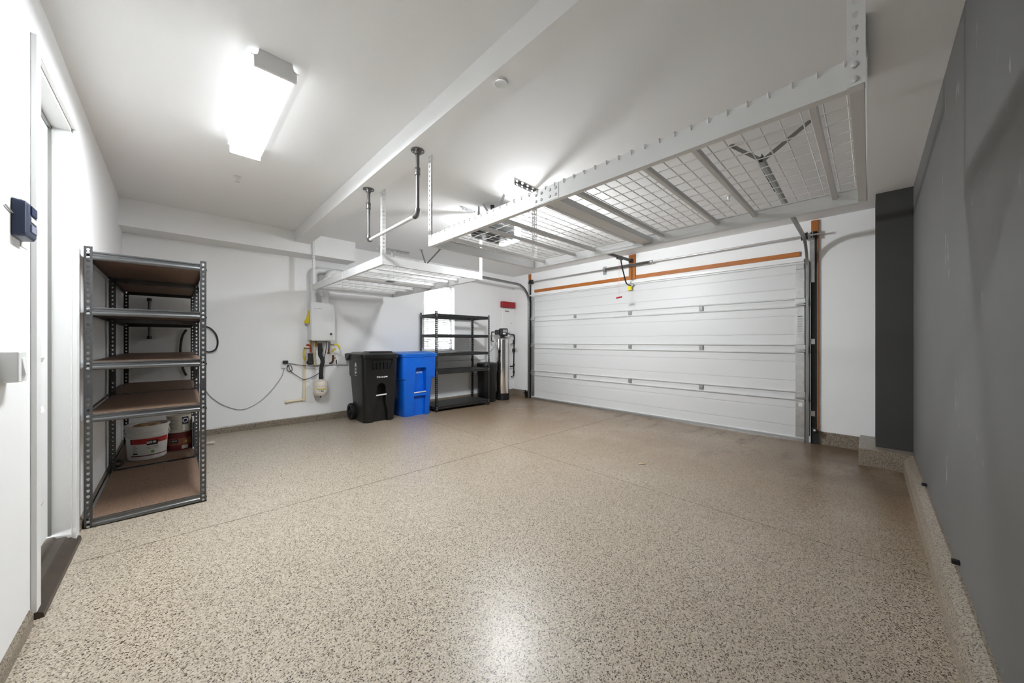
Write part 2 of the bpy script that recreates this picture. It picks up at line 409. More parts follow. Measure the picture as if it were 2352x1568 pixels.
struct(mb.build('baseboard_right', 'curb_flake'), 'rounded concrete curb along the grey wall')
mb = MB().prism([(XL, ZB), (XL + .012, ZB), (XL + .012, .055), (XL, .075)], lambda p, q, t: (p, t, q), YG, 2.56).prism([(XL, ZB), (XL + .012, ZB), (XL + .012, .055), (XL, .075)], lambda p, q, t: (p, t, q), 3.60, YH)
struct(mb.build('baseboard_left', 'curb_flake'), 'low concrete curb under the white entry wall')
mb = MB(); mb.box(XD - .02, XD, .05, .46, ZB, .075); mb.box(XD - .02, XD, 5.68, YH, ZB, .075)
struct(mb.build('baseboard_front', 'curb_flake'), 'concrete curb beside the garage door')
struct(MB().box(5.13 + .17, XD, YG, .085, ZB, .10, .006).build('baseboard_pillar', 'curb_flake'), 'flake coated concrete plinth under the charcoal pillar')

# ---------------------------------------------------------------- entry door
d1 = thing('door_1', (XL, 3.03, .06), 'white panelled entry door in a white casing', 'door'); d1['kind'] = 'structure'; del d1['category']
cs = MB(); cw, ct = .062, .024
for y0, y1, z0, z1, nm in ((DY0 - cw, DY0 + .002, .045, DZ1 + cw, 0), (DY1 - .002, DY1 + cw + .03, -.01, DZ1 + cw, 0)):
    MB().box(XL, XL + ct * .75, y0, y1, z0, z1, .003).build('casing', 'trim_white', d1)
MB().box(XL, XL + ct * .75, DY0, DY1, DZ1, DZ1 + cw, .003).build('casing', 'trim_white', d1)
XS = XL - .085     # face of the door leaf
MB().box(XL - T, XL, DY1 - .018, DY1, .05, DZ1).build('jamb', 'trim_white', d1)
MB().box(XL - T, XL, DY0, DY0 + .018, .05, DZ1).build('jamb', 'trim_white', d1)
MB().box(XL - T, XL, DY0, DY1, DZ1 - .018, DZ1).build('jamb', 'trim_white', d1)
gk = MB(); gk.box(XS - .01, XS + .012, DY1 - .034, DY1 - .018, .09, DZ1 - .018); gk.box(XS - .01, XS + .012, DY0, DY1, DZ1 - .036, DZ1 - .018); gk.build('weatherstrip', 'steel_dark', d1)
leaf = MB().box(XS - .045, XS, DY0 + .02, DY1 - .036, .095, DZ1 - .03).build('door_leaf', 'door_white', d1)
for z0, z1 in ((.32, .885), (1.13, 1.62), (1.80, 2.36)):
    for y0, y1 in ((2.76, 2.98), (3.07, 3.29)):
        MB().hexa([(XS - .001, y0, z0), (XS - .001, y1, z0), (XS - .001, y1, z1), (XS - .001, y0, z1),
                   (XS + .012, y0 + .03, z0 + .03), (XS + .012, y1 - .03, z0 + .03), (XS + .012, y1 - .03, z1 - .03), (XS + .012, y0 + .03, z1 - .03)]).build('door_panel', 'door_white', leaf)
MB().prism([(XL - T, -.01), (XL + .035, -.01), (XL + .030, .020), (XL - .012, .050), (XL - .02, .062), (XL - .055, .062), (XL - .065, .078), (XL - T, .085)], lambda p, q, t: (p, t, q), DY0 - .03, DY1 + .05).build('threshold', 'bronze_sill', d1)

# ---------------------------------------------------------------- window and blind
w1 = thing('window_1', (3.92, YH + .1, WZ0), 'white window behind a slatted blind', 'window'); w1['kind'] = 'structure'; del w1['category']
fr = MB(); yf0, yf1 = YH + .115, YH + .15
for a in ((WX0, WX0 + .05, WZ0, WZ1), (WX1 - .05, WX1, WZ0, WZ1), (WX0, WX1, WZ0, WZ0 + .05), (WX0, WX1, WZ1 - .05, WZ1), (WX0, WX1, 1.72, 1.77)): fr.box(a[0], a[1], yf0, yf1, a[2], a[3])
fr.build('window_frame', 'vinyl', w1)
for z0, z1 in ((WZ0 + .05, 1.72), (1.77, WZ1 - .05)): MB().box(WX0 + .05, WX1 - .05, YH + .13, YH + .136, z0, z1).build('pane', 'window_glass', w1)
mb = MB(); mb.box(WX0, WX1, YH, YH + .112, WZ0, WZ0 + .012); mb.build('window_sill', 'trim_white', w1)
bl = thing('window_blind', (3.90, YH + .07, WZ0), 'white horizontal slat blind hanging in the window', 'blind')
MB().box(WX0 + .012, WX1 - .012, YH + .04, YH + .10, WZ1 - .045, WZ1 - .002).build('headrail', 'vinyl', bl)
MB().box(WX0 + .015, WX1 - .015, YH + .05, YH + .095, WZ0 + .02, WZ0 + .038, .003).build('bottom_rail', 'vinyl', bl)
sm = MB().prism([(-.024, -.010), (-.008, -.0015), (.008, .0035), (.024, .0065), (.024, .009), (.008, .006), (-.008, .001), (-.024, -.0075)], lambda p, q, t: (t, p, q), -.345, .345).mesh('slat', 'blind_slat')
for k in range(30): place(sm, 'slat', (3.9225, YH + .072, WZ0 + .068 + k * .0445), bl)
for x in (3.66, 3.92, 4.18): MB().box(x - .004, x + .004, YH + .043, YH + .0445, WZ0 + .03, WZ1 - .03).build('ladder_tape', 'vinyl', bl)

mat('stucco', (.075, .074, .072, 1), .9, bump=(60, .4))
struct(MB().box(1.5, 7.5, YH + 2.2, YH + 2.4, ZB, 4.2).build('wall_outside', 'stucco'), 'grey stucco wall of the house next door beyond the window')
struct(MB().box(-3, 9, YH + T, YH + 2.2, ZB - .1, ZB).build('floor_outside', 'stucco'), 'bare side yard outside the window')
# ---------------------------------------------------------------- garage door, wooden jambs, tracks, springs, opener
gd = thing('door_2', (6.04, 3.08, -.09), 'white sectional garage door', 'garage door'); gd['kind'] = 'structure'; del gd['category']
XF = 6.035; GB, GT = -.085, 2.36
zj = [GB, .531, 1.161, 1.783, GT]
for i in range(4):
    z0, z1 = zj[i] + .0008, zj[i + 1] - .0008
    P = [(0, z0), (0, z0 + .034), (-.020, z0 + .034), (-.022, z0 + .044), (-.004, z0 + .052), (0, z0 + .053)]
    for gz in (z0 + .185, z1 - .185): P += [(0, gz - .009), (.007, gz - .003), (.007, gz + .003), (0, gz + .004)]
    P += [(0, z1 - .070), (-.020, z1 - .070), (-.022, z1 - .060), (-.004, z1 - .052), (0, z1 - .051), (0.0, z1)]
    P = P + [(.008, z1), (.008, z1 + (.006 if i < 3 else 0)), (.016, z1 + (.006 if i < 3 else 0)), (.016, z1), (.024, z1), (.024, z0), (.017, z0), (.017, z0 + (.006 if i else 0)), (.007, z0 + (.006 if i else 0)), (.007, z0)]
    MB().prism(P, lambda p, q, t: (XF + p, t, q), GY0 + .01, GY1 - .01).build('door_section', 'panel_white', gd)
for y0, y1 in ((GY0 + .008, GY0 + .10), (GY1 - .10, GY1 - .008)):
    for i in range(4): MB().box(XF - .0135, XF + .002, y0, y1, zj[i] + .052, zj[i + 1] - .07).build('end_stile', 'galv', gd)
hm = MB(); hm.box(-.022, 0, -.03, .03, -.034, .034, .002); hm.box(-.030, -.02, -.022, .022, -.008, .008); hm.box(-.026, -.02, -.026, -.014, -.028, -.016); hm.box(-.026, -.02, .014, .026, -.028, -.016); hm.box(-.026, -.02, -.026, -.014, .016, .028); hm.box(-.026, -.02, .014, .026, .016, .028)
mat('hinge_steel', (.40, .40, .40, 1), .55, .5, var=(40, (.2, .2, .2, 1), .8))
hm = hm.mesh('hinge', 'hinge_steel')
for z in zj[1:4]:
    for y in (1.877, 3.086, 4.315): place(hm, 'hinge', (XF - .001, y, z - .008), gd)
    for y, s in ((GY0 + .055, -1), (GY1 - .055, 1)):
        rh = MB(); rh.box(XF - .030, XF - .012, y - .06, y + .05, z - .052, z + .045, .003); rh.box(XF - .055, XF - .02, y - .05, y + .045, z - .034, z - .012, .003)
        rh = rh.build('roller_hinge', 'galv', gd); MB().tube([(XF - .05, y, z - .022), (XF - .05, y + s * .085, z - .022)], .006, 8).build('roller_pin', 'steel_dark', rh)
for y in (GY0 + .055, GY1 - .055): MB().box(XF - .03, XF - .012, y - .045, y + .045, GT - .14, GT - .075, .003).build('top_bracket', 'galv', gd)
MB().prism([(-.010, GT - .062), (-.022, GT - .058), (-.022, GT - .048), (-.060, GT - .044), (-.060, GT - .018), (-.022, GT - .012), (-.022, GT - .002), (-.010, GT + .002), (0, GT), (0, GT - .06)], lambda p, q, t: (XF + p, t, q), GY0 + .01, GY1 - .01).build('top_strut', 'steel_white', gd)
MB().box(XF - .016, XF + .024, GY0 + .01, GY1 - .01, GB - .006, GB + .018).build('bottom_rail', 'galv', gd)
MB().box(XF - .010, XF + .022, GY0 + .01, GY1 - .01, fz(6.05) - .012, GB - .005).build('bottom_seal', 'rubber', gd)
lb = MB().box(XF - .0142, XF - .0134, GY0 + .02, GY0 + .085, 1.37, 1.60).build('warning_label', 'label_white', gd)
for k in range(14): MB().box(XF - .0146, XF - .0142, GY0 + .024, GY0 + .081, 1.376 + k * .0145, 1.384 + k * .0145).build('print_line', 'print_grey', lb)
MB().box(XF - .0146, XF - .0142, GY0 + .024, GY0 + .081, 1.583, 1.595).build('print_heading', 'print_dark', lb)
MB().box(XF - .0146, XF - .0142, GY0 + .03, GY0 + .07, .38, .43).build('sticker', 'label_white', gd)
tr = [(3.05, 1.545), (3.30, 1.60), (3.19, 1.50)]
# wooden boards
tag(MB().box(6.038, XD, .655, 5.48, 2.398, 2.462).build('header_board', 'wood_stain'), 'long stained wood header strip above the garage door', 'board')
cbd = thing('center_board', (6.04, 3.05, 2.40), 'upright stained wood board above the middle of the garage door', 'board')
MB().box(6.03, XD, 2.985, 3.112, 2.463, ZC - .012).build('upper_board', 'wood_stain', cbd)
MB().box(6.018, 6.0375, 2.985, 3.112, 2.392, 2.463).build('lapped_end', 'wood_stain', cbd)
for y0, y1, e0, e1, lab in ((.475, .545, .468, .480, 'right'), (5.60, 5.655, 5.652, 5.66, 'left')):
    jb = thing('door_jamb', (6.04, (y0 + y1) / 2, fz(6)), {'right': 'black jamb board with bare wood top beside the charcoal pillar', 'left': 'black jamb board with bare wood top near the corner of the garage door'}[lab], 'jamb')
    MB().box(6.03, XD, y0, y1, fz(6), 2.70).build('jamb_board', 'jamb_black', jb)
    MB().box(6.03, XD, y0, y1 - .005, 2.70, 2.845).build('bare_top', 'wood_stain', jb)
    MB().box(6.027, XD, e0, e1, .06, 2.845).build('bare_edge', 'wood_stain', jb)
def track(y, sy, lab, apex, ca, cb, fl0):
    t = thing('door_track', (5.98, y, fl0), lab, 'track')
    path = [(5.975, y, fl0 + .005), (5.975, y, 1.2), (5.975, y, 2.16)] + arc((5.575, 2.16), .40, 8, 90, 12, lambda a, b: (a, y, b)) + [(4.6, y, 2.585), (3.20, y, 2.635)]
    U = [(-.026, -.014), (.026, -.014), (.026, .012), (.020, .012), (.020, -.009), (-.020, -.009), (-.020, .012), (-.026, .012)]
    U = [(a, b) for a, b in U]
    MB().sweep([(b * sy, a) for a, b in U], path, (0, 1, 0)).build('rail', 'steel_dark', t)
    MB().box(5.96, 6.03, y - sy * .025, y - sy * .02, fl0 + .1, 2.30).build('back_angle', 'jamb_black', t)
    ba = MB().box(6.022, 6.03, y - sy * .07, y - sy * .02, 2.03, 2.62).build('flag_bracket', 'galv', t)
    for z in (.30, 1.25): MB().box(6.018, 6.03, y - sy * .075, y - sy * .02, z - .035, z + .035, .003).build('track_clip', 'galv', t)
    MB().sweep([(-.018, -.018), (.018, -.018), (.018, -.014), (-.014, -.014), (-.014, .018), (-.018, .018)], [(3.9, y + sy * .01, 2.625), (3.18, y + sy * .01, 2.65)], (0, 1, 0)).build('rail_stiffener', 'jamb_black', t)
    for c in (ca, cb):
        hg = MB().sweep([(-.014, -.0015), (.014, -.0015), (.014, .0015), (.002, .0015), (.002, .016), (-.002, .016), (-.002, .0015), (-.014, .0015)], [apex, c], (Vector(c) - Vector(apex)).cross(Vector((1, .3, 0))).normalized()).build('hanger_strut', 'steel_dark', t)
        MB().box(c[0] - .03, c[0] + .03, c[1] - .015, c[1] + .015, ZC - .006, ZC).build('foot_plate', 'steel_dark', hg)
ap = (3.24, .575, 2.64); track(.575, 1, 'dark steel garage door track with ceiling hangers by the grey wall', ap, tuple(on_z(1682, 336, ZC - .005)), tuple(on_z(1868, 272, ZC - .005)), fz(6))
ap2 = (3.25, 5.60, 2.64); track(5.60, -1, 'dark steel garage door track with ceiling hangers by the heater wall', ap2, (3.1, 5.50, ZC - .005), (3.30, 5.20, ZC - .005), fz(6))
ts = thing('torsion_spring', (5.96, 3.0, 2.64), 'steel torsion bar and spring above the garage door', 'spring')
MB().tube([(5.96, .40, 2.64), (5.96, 5.62, 2.64)], .0125, 12).build('shaft', 'galv', ts, True)
cp = [(5.96 + .024 * math.cos(a), 2.665 + .91 * k / 900, 2.64 + .024 * math.sin(a)) for k in range(901) for a in (k * 2 * math.pi / 12,)]
MB().tube(cp, .005, 5).build('coil', 'steel_dark', ts, True)
for y in (2.655, 3.585): MB().lathe([(.016, -.025), (.034, -.02), (.034, 0), (.028, .004), (.028, .02), (.016, .024)], (5.96, y, 2.64), 16, 'y').build('spring_cone', 'galv', ts, True)
mb = MB().box(5.95, XD, 3.60, 3.606, 2.58, 2.70); mb.box(6.05, XD, 3.59, 3.66, 2.56, 2.72); mb.build('anchor_bracket', 'galv', ts)
for y in (.60, 5.50): MB().lathe([(.02, -.03), (.05, -.03), (.05, -.024), (.042, -.02), (.042, .02), (.055, .026), (.055, .032), (.02, .032)], (5.96, y, 2.64), 18, 'y').build('cable_drum', 'jamb_black', ts, True)
for y in (.52, 5.58): mb = MB(); mb.box(5.93, XD - .03, y - .003, y + .003, 2.59, 2.69); mb.build('end_bearing_plate', 'galv', ts)
op = thing('door_opener', (2.70, 3.05, 2.46), 'black garage door opener with lit lens hanging from the ceiling', 'opener')
MB().loft([(2.445, 2.46, 2.86, 2.92, 3.19, .04), (2.47, 2.43, 2.88, 2.90, 3.21, .04), (2.60, 2.43, 2.88, 2.90, 3.21, .04), (2.655, 2.46, 2.87, 2.93, 3.18, .04)]).build('motor_housing', 'black_plastic', op, True)
MB().loft([(2.605, 2.86, 2.985, 2.895, 3.215, .03), (2.63, 2.86, 2.985, 2.895, 3.215, .03), (2.65, 2.86, 2.96, 2.93, 3.18, .03)]).build('added_lens_shade', 'black_plastic', op, True)  # black plate added over the lens, cuts light thrown up at the ceiling
MB().loft([(2.440, 2.865, 2.93, 2.91, 3.20, .03), (2.48, 2.882, 2.985, 2.90, 3.21, .04), (2.604, 2.882, 2.975, 2.90, 3.21, .04)]).build('light_lens', 'opener_lens', op, True)
MB().sweep([(-.018, -.02), (.018, -.02), (.018, .02), (-.018, .02)], [(2.62, 3.05, 2.675), (5.98, 3.05, 2.735)], (0, 1, 0)).build('drive_rail', 'black_paint', op)
MB().box(5.96, 6.03, 3.02, 3.08, 2.70, 2.76).build('header_bracket', 'black_paint', op)
MB().box(5.50, 5.66, 3.03, 3.07, 2.685, 2.712).build('trolley', 'black_paint', op)
MB().tube(bez([(5.62, 3.05, 2.69), (5.66, 3.05, 2.58), (5.74, 3.05, 2.43), (5.80, 3.05, 2.32), (5.86, 3.05, 2.285), (5.97, 3.05, 2.275)], 6), .012, 8).build('door_arm', 'black_paint', op, True)
MB().tube([(5.56, 3.05, 2.69), (5.56, 3.05, 2.02)], .003, 6).build('release_cord', 'cord_pink', op)
MB().tube([(5.56, 3.10, 2.015), (5.56, 3.00, 2.025)], .014, 8).build('release_handle', 'red_plastic', op, True)
MB().box(5.97, 5.99, 3.00, 3.10, 2.26, 2.30).build('door_bracket', 'galv', op)
MB().box(5.968, 5.972, 3.025, 3.115, 2.19, 2.265).build('caution_tag', 'yellow_tag', op)
for (cu, cv), (x, y) in (((1100, 474), (2.52, 3.16)), ((1110, 468), (2.80, 3.16)), ((1158, 446), (2.60, 2.94))):
    c = on_z(cu, cv, ZC - .004); c = Vector((min(max(c.x, 2.45), 2.85), c.y, c.z))
    MB().sweep([(-.014, -.002), (.014, -.002), (.014, .002), (-.014, .002)], [(x, y, 2.64), c], (Vector((x, y, 2.64)) - c).cross(Vector((0, 0, 1)) + Vector((.3, .2, 0))).normalized()).build('hanging_strap', 'galv', op)
MB().box(2.60, 2.72, 3.08, 3.16, ZC - .008, ZC).build('outlet_plate', 'trim_white', op)
MB().tube(bez([(2.68, 3.10, ZC - .01), (2.68, 3.10, ZC - .07), (2.63, 3.12, 2.72), (2.60, 3.12, 2.66)], 6), .006, 6, rs=None).build('power_cord', 'cord_black', op, True)
MB().lathe([(.018, -.06), (.026, -.005), (.022, 0)], (2.68, 3.10, ZC - .008), 12).build('plug', 'cord_black', op, True)
text('LiftMaster', .05, 'print_white', op, lambda x, y: (2.67 + x, 2.8985, 2.575 + y))
for y, z, lab, s in ((.50, .10, 'black safety sensor at the foot of the garage door by the plinth', 1), (5.72, .06, 'black safety sensor at the foot of the garage door near the corner', -1)):
    so = thing('safety_sensor', (5.97, y, fz(6)), lab, 'sensor')
    MB().box(5.94, 5.99, y - .025, y + .025, z - .03, z + .03, .006).build('sensor_body', 'black_plastic', so)
    MB().box(5.965, 6.04, y - .004, y + .004, z - .01, z + .006).build('bracket', 'galv', so); MB().lathe([(.012, 0), (.012, .008)], (5.935, y, z), 10, 'x').build('sensor_eye', 'label_white', so)
    mbx = MB().box(6.0, 6.03, y - .03, y + .03, fz(6), z - .005); mbx.build('mount', 'jamb_black', so)

# ---------------------------------------------------------------- ceiling light and ceiling fittings
lx0, lx1, ly0, ly1, lz = .308, .505, 2.345, 3.56, 2.765
cl = thing('ceiling_light', (.407, 2.95, ZC), 'lit white wraparound fluorescent ceiling fixture above the grey shelf', 'ceiling light')
MB().box(lx0 + .03, lx1 - .03, ly0 + .012, ly1 - .012, ZC - .03, ZC).build('housing', 'steel_white', cl)
prof = [(lx0, ZC - .042), (lx0 + .002, lz + .012), (lx0 + .014, lz), (lx1 - .014, lz), (lx1 - .002, lz + .012), (lx1, ZC - .042), (lx1 - .03, ZC - .022), (lx0 + .03, ZC - .022)]
MB().box(lx0 + .012, lx1 - .012, ly0 + .008, ly1 - .008, lz - .001, lz + .006).build('diffuser', 'lamp_lens', cl)
for sgn, xe in ((1, lx0), (-1, lx1)):
    MB().prism([(xe + sgn * .012, lz), (xe + sgn * .012, lz + .006), (xe + sgn * .006, lz + .018), (xe + sgn * .004, ZC - .045), (xe + sgn * .034, ZC - .028), (xe + sgn * .034, ZC - .022), (xe, ZC - .042), (xe + sgn * .002, lz + .012)], lambda p, q, t: (p, t, q), ly0 + .008, ly1 - .008).build('side_lens', 'lamp_side', cl)
for xa_, xb_ in ((lx0 - .016, lx0 + .034), (lx1 - .034, lx1 + .016)): MB().box(xa_, xb_, ly0, ly1, ZC - .0415, ZC - .0385).build('added_shield_lip', 'steel_white', cl)  # lip added along the lens sides to shade the ceiling right beside them
prof2 = [(lx0 - .004, ZC - .045), (lx0 - .002, lz - .004), (lx1 + .002, lz - .004), (lx1 + .004, ZC - .045), (lx1 - .012, ZC - .035), (lx1 - .02, ZC - .001), (lx0 + .02, ZC - .001), (lx0 + .012, ZC - .035)]
for a, b in ((ly0 - .008, ly0 + .008), (ly1 - .008, ly1 + .008)): MB().prism(prof2, lambda p, q, t: (p, t, q), a, b).build('end_cap', 'steel_white', cl)
for (x, y), lab in (((.428, 4.30), 'small chrome fire sprinkler head on the ceiling beyond the lit fixture'), ((4.39, 1.09), 'small fire sprinkler head on the ceiling seen through the near overhead rack')):
    sp = thing('sprinkler_head', (x, y, ZC - .06), lab, 'sprinkler')
    MB().lathe([(.036, -.008), (.030, -.001), (.012, 0)], (x, y, ZC - .001), 18).build('escutcheon', 'steel_white', sp, True)
    MB().lathe([(.010, 0), (.011, -.02), (.006, -.03), (.006, -.045)], (x, y, ZC - .006), 10).build('nozzle', 'bar_silver', sp, True)
    MB().lathe([(.022, 0), (.022, -.003)], (x, y, ZC - .050), 14).build('deflector', 'bar_silver', sp)
bs = tag(MB().lathe([(.043, 0), (.043, -.004), (.036, -.009), (.03, -.007), (.001, -.007)], (1.311, 1.445, 2.707), 24).build('beam_cap', 'steel_white', None, True), 'round white cover plate under the ceiling beam', 'cover plate')

# ---------------------------------------------------------------- pull-up bar of black pipe
BX = 1.322
pu = thing('pull_up_bar', (BX, 2.87, 2.70), 'iron pipe pull-up bar hanging from the ceiling beam', 'pull-up bar')
for y in (2.40, 3.338):
    s = 1 if y < 2.9 else -1
    fg = MB().lathe([(.050, 0), (.050, -.008), (.024, -.012), (.022, -.030), (.016, -.030)], (BX, y, 2.707), 24).build('flange', 'steel_pipe', pu, True)
    for a in range(4):
        t = math.radians(45 + 90 * a); MB().lathe([(.007, 0), (.007, -.0035)], (BX + .037 * math.cos(t), y + .037 * math.sin(t), 2.699), 8).build('screw', 'bar_silver', fg)
    MB().tube([(BX, y, 2.69), (BX, y, 2.255)], .0145, 14).build('pipe', 'steel_pipe', pu, True)
    MB().lathe([(.0185, 0), (.021, .004), (.021, .018), (.019, .02), (.019, .040), (.021, .042), (.021, .056), (.0185, .06)], (BX, y, 2.515), 16).build('coupling', 'steel_pipe', pu, True)
    el = [(BX, y, 2.262)] + arc((0, 0), .035, 180, 270, 6, lambda a, b: (BX, y + s * (.035 + a), 2.250 + b)) + [(BX, y + s * .047, 2.215)]
    MB().tube(el, .021, 14).build('elbow', 'steel_pipe', pu, True)
MB().tube([(BX, 2.435, 2.215), (BX, 3.30, 2.215)], .0150, 14).build('grip', 'bar_silver', pu, True)

# ---------------------------------------------------------------- overhead storage racks
def rack(y0, y1, lab, x0=1.47, x1=2.74, z0=2.018, sag=0.0, hooks=False):
    r = thing('overhead_rack', ((x0 + x1) / 2, (y0 + y1) / 2, z0), lab, 'storage rack', 'overhead ceiling racks')
    z1 = z0 + .088; zd = z0 + .079; ym = (y0 + y1) / 2
    Cp = lambda s: [(0, z0), (s * .032, z0), (s * .032, z0 + .003), (s * .003, z0 + .003), (s * .003, z1 - .003), (s * .014, z1 - .003), (s * .014, z1), (0, z1)]
    for x, s, nm in ((x0, 1, 'front_rail'), (x1, -1, 'back_rail')):
        for a, b in ((y0, ym), (ym, y1)):
            pr = Cp(s) if s > 0 else Cp(s)[::-1]
            MB().prism(pr, lambda p, q, t: (x + p, t, q), a, b).build('long_rail', 'steel_white', r)
        pl = MB().box(x - s * .002, x, ym - .09, ym + .09, z0 + .004, z1 - .004); pl = pl.build('splice_plate', 'steel_white', r)
        for dy in (-.07, -.03, .03, .07):
            for dz in (.026, .062): MB().lathe([(.009, 0), (.008, -s * .003), (.004, -s * .0045)], (x - s * .002, ym + dy, z0 + dz), 8, 'x').build('bolt', 'steel_white_dull', pl)
    for y, s in ((y0, 1), (y1, -1)):
        pr = Cp(s) if s > 0 else Cp(s)[::-1]
        MB().prism([(p, q + (.0015 if q < z0 + .01 else 0)) for p, q in pr], lambda p, q, t: (t, y + p, q), x0 + .0036, x1 - .0036).build('end_rail', 'steel_white_dull', r)
    MB().box(x0 + .004, x1 - .004, ym - .042, ym + .042, z0 + .02, z1 - .03).build('center_beam', 'steel_white_dull', r)
    L = (y1 - y0)
    for f in (.052, .208, .297, .452, .547, .70, .79, .945):
        y = y0 + L * f
        MB().box(x0 + .006, x1 - .006, y - .012, y + .012, zd - .029, zd - .004, .003).build('cross_bar', 'steel_white_dull', r)
    n = 39
    wx = MB().tube([(.0, 0, -.012), (-.008, 0, .004), (.004, 0, .010), (.02, 0, 0), (x1 - x0 - .02, 0, 0), (x1 - x0 - .004, 0, .010), (x1 - x0 + .008, 0, .004), (x1 - x0, 0, -.012)], .0026, 5).mesh('wire', 'steel_white')
    for k in range(n): place(wx, 'wire', (x0, y0 + .042 + k * (L - .084) / (n - 1), zd + .004), r)
    wy = MB().tube([(0, 0, 0), (0, L / 2 - .03, 0)], .0026, 5).mesh('wire', 'steel_white')
    for k in range(12):
        for s in (0, 1): place(wy, 'wire', (x0 + .05 + k * (x1 - x0 - .1) / 11, y0 + .02 + s * (L / 2 - .01), zd - .0012), r)
    pw = .038
    for px, sx in ((x0, 1), (x1, -1)):
        for py, sy in ((y0, 1), (y1, -1), ):
            mb = MB().perf((px - sx * .003, py - sy * .001, z0 + .002), (0, sy, 0), (sx, 0, 0), pw, ZC - .03 - z0, .0381, .002, .0075)
            mb.perf((px - sx * .003, py - sy * .003, z0 + .002), (sx, 0, 0), (0, sy, 0), pw, ZC - .03 - z0, .0381, .002, .0075)
            po = mb.build('post', 'steel_white', r)
            for dz in (.022, .066): MB().lathe([(.009, 0), (.008, -sx * .003), (.004, -sx * .0045)], (px - sx * .003, py + sy * .019, z0 + dz), 8, 'x').build('bolt', 'steel_white_dull', po)
            bx0, bx1 = (px - .30, px + .30) if sx < 0 else (1.438, px + .04)
            mb = MB().box(bx0, bx1, py + sy * .002, py + sy * .040, ZC - .004, ZC)
            mb.perf((bx0, py + sy * .003, ZC - .042), (0, 0, 1), (0, -sy, 0), .040, bx1 - bx0, .075, .002, .011, (1, 0, 0))
            mb.build('ceiling_bracket', 'galv' if sx < 0 else 'steel_white', r)
    return r
r1 = rack(.012, 2.487, 'large white wire overhead rack nearest the camera, above the open floor')
r2 = rack(3.372, 5.832, 'white wire overhead rack beyond the pull-up bar, above the trash bins')
lbx = on_z(887, 651, 2.05); lbo = MB().box(2.0, 2.10, 4.40, 4.50, 2.046, 2.048).build('maker_label', 'label_dark', r2)
for y in (5.09, 5.13):
    mb = bez([(1.66 if y < 5.1 else 1.85, y, 2.07), (1.66 if y < 5.1 else 1.85, y, 2.0), (1.68 if y < 5.1 else 1.87, y, 1.955), (1.72 if y < 5.1 else 1.92, y, 1.95), (1.75 if y < 5.1 else 1.96, y, 1.985)], 6)
    tag(MB().tube(mb, .004, 6).build('wire_hook', 'cord_white', None, True), 'white wire hook hanging under the far rack, ' + ('nearer the vent pipe' if y < 5.1 else 'nearer the window'), 'hook')

# ---------------------------------------------------------------- shelving units
def shelving(x0, x1, y0, y1, h, levels, board, paint, lab, along, boards=None, splice=None):
    zb = fz((x0 + x1) / 2)
    t = thing('shelving_unit', ((x0 + x1) / 2, (y0 + y1) / 2, zb), lab, 'shelf')
    for px, sx in ((x0, 1), (x1, -1)):
        for py, sy in ((y0, 1), (y1, -1)):
            zf = fz(px)
            mb = MB().perf((px, py, zf), (sx, 0, 0), (0, sy, 0), .038, h, .0381, .002, .0085)
            mb.perf((px, py, zf), (0, sy, 0), (sx, 0, 0), .038, h, .0381, .002, .0085)
            po = mb.build('post', paint, t)
            MB().box(px - sx * .002, px + sx * .040, py - sy * .002, py + sy * .040, zf, zf + .012).build('foot', 'black_plastic', po)
            MB().prism([(0, 0), (.040, 0), (.040, .004), (.004, .040), (0, .040)], lambda p, q, k: (px - sx * .001 + sx * p, py - sy * .001 + sy * q, k), zf + h, zf + h + .003).build('post_cap', paint, po)
            if sy > 0:
                for lz_ in levels:
                    for dz_ in (-.012, -.044): MB().lathe([(.0085, .001), (.008, -.003), (.004, -.0045)], (px + sx * .019, py - .001, zb + lz_ + dz_), 10, 'y').build('rivet', 'galv', po)
            if splice:
                z = zf + splice; e = .0025
                MB().prism([(0, z - .035), (.040, z - .035), (.040, z + .012), (.030, z + .016), (.030, z + .030), (.006, z + .034), (0, z + .040)], lambda p, q, k: (px + sx * p, py - sy * e + sy * k, q), -.001, .001).build('splice', paint, po)
    pf = [(0, 0)] + [(.0125 * math.cos(math.radians(a)) - .001, .0150 + .0145 * math.sin(math.radians(a))) for a in range(-80, 81, 20)] + [(.000, .0305), (.000, .043), (.004, .046), (.005, .050), (.004, .056), (-.012, .056), (-.012, 0)]
    for li, z in enumerate(levels):
        z = z + zb - .056
        g = .005
        MB().prism(pf, lambda p, q, k: (k, y0 - .001 + .006 - p, z + q), x0 + .037, x1 - .037).build('beam', 'charcoal_highlight' if paint == 'charcoal_paint' else paint, t, True)
        MB().prism(pf, lambda p, q, k: (k, y1 + .001 - .006 + p, z + q), x0 + .037, x1 - .037).build('beam', 'charcoal_highlight' if paint == 'charcoal_paint' else paint, t, True)
        MB().prism(pf, lambda p, q, k: (x0 + .006 - p, k, z + q), y0 + .037, y1 - .037).build('beam', 'charcoal_highlight' if paint == 'charcoal_paint' else paint, t, True)
        MB().prism(pf, lambda p, q, k: (x1 - .006 + p, k, z + q), y0 + .037, y1 - .037).build('beam', 'charcoal_highlight' if paint == 'charcoal_paint' else paint, t, True)
        if boards is None or li in boards:
            MB().box(x0 + .018, x1 - .018, y0 + .018, y1 - .018, z + .036, z + .0545).build('shelf_board', board, t)
    return t
LV = [1.862, 1.486, 1.118, .765, .060]
shelving(-.443, .170, 3.640, 4.860, 1.885, LV, 'particle', 'charcoal_paint', 'tall charcoal metal shelving unit with brown boards next to the entry door', 'y', splice=.92)
shelving(-.443, .170, 4.895, 6.100, 1.885, LV, 'particle', 'black_paint', 'black metal shelving unit holding the paint pails in the corner', 'y', splice=.92)
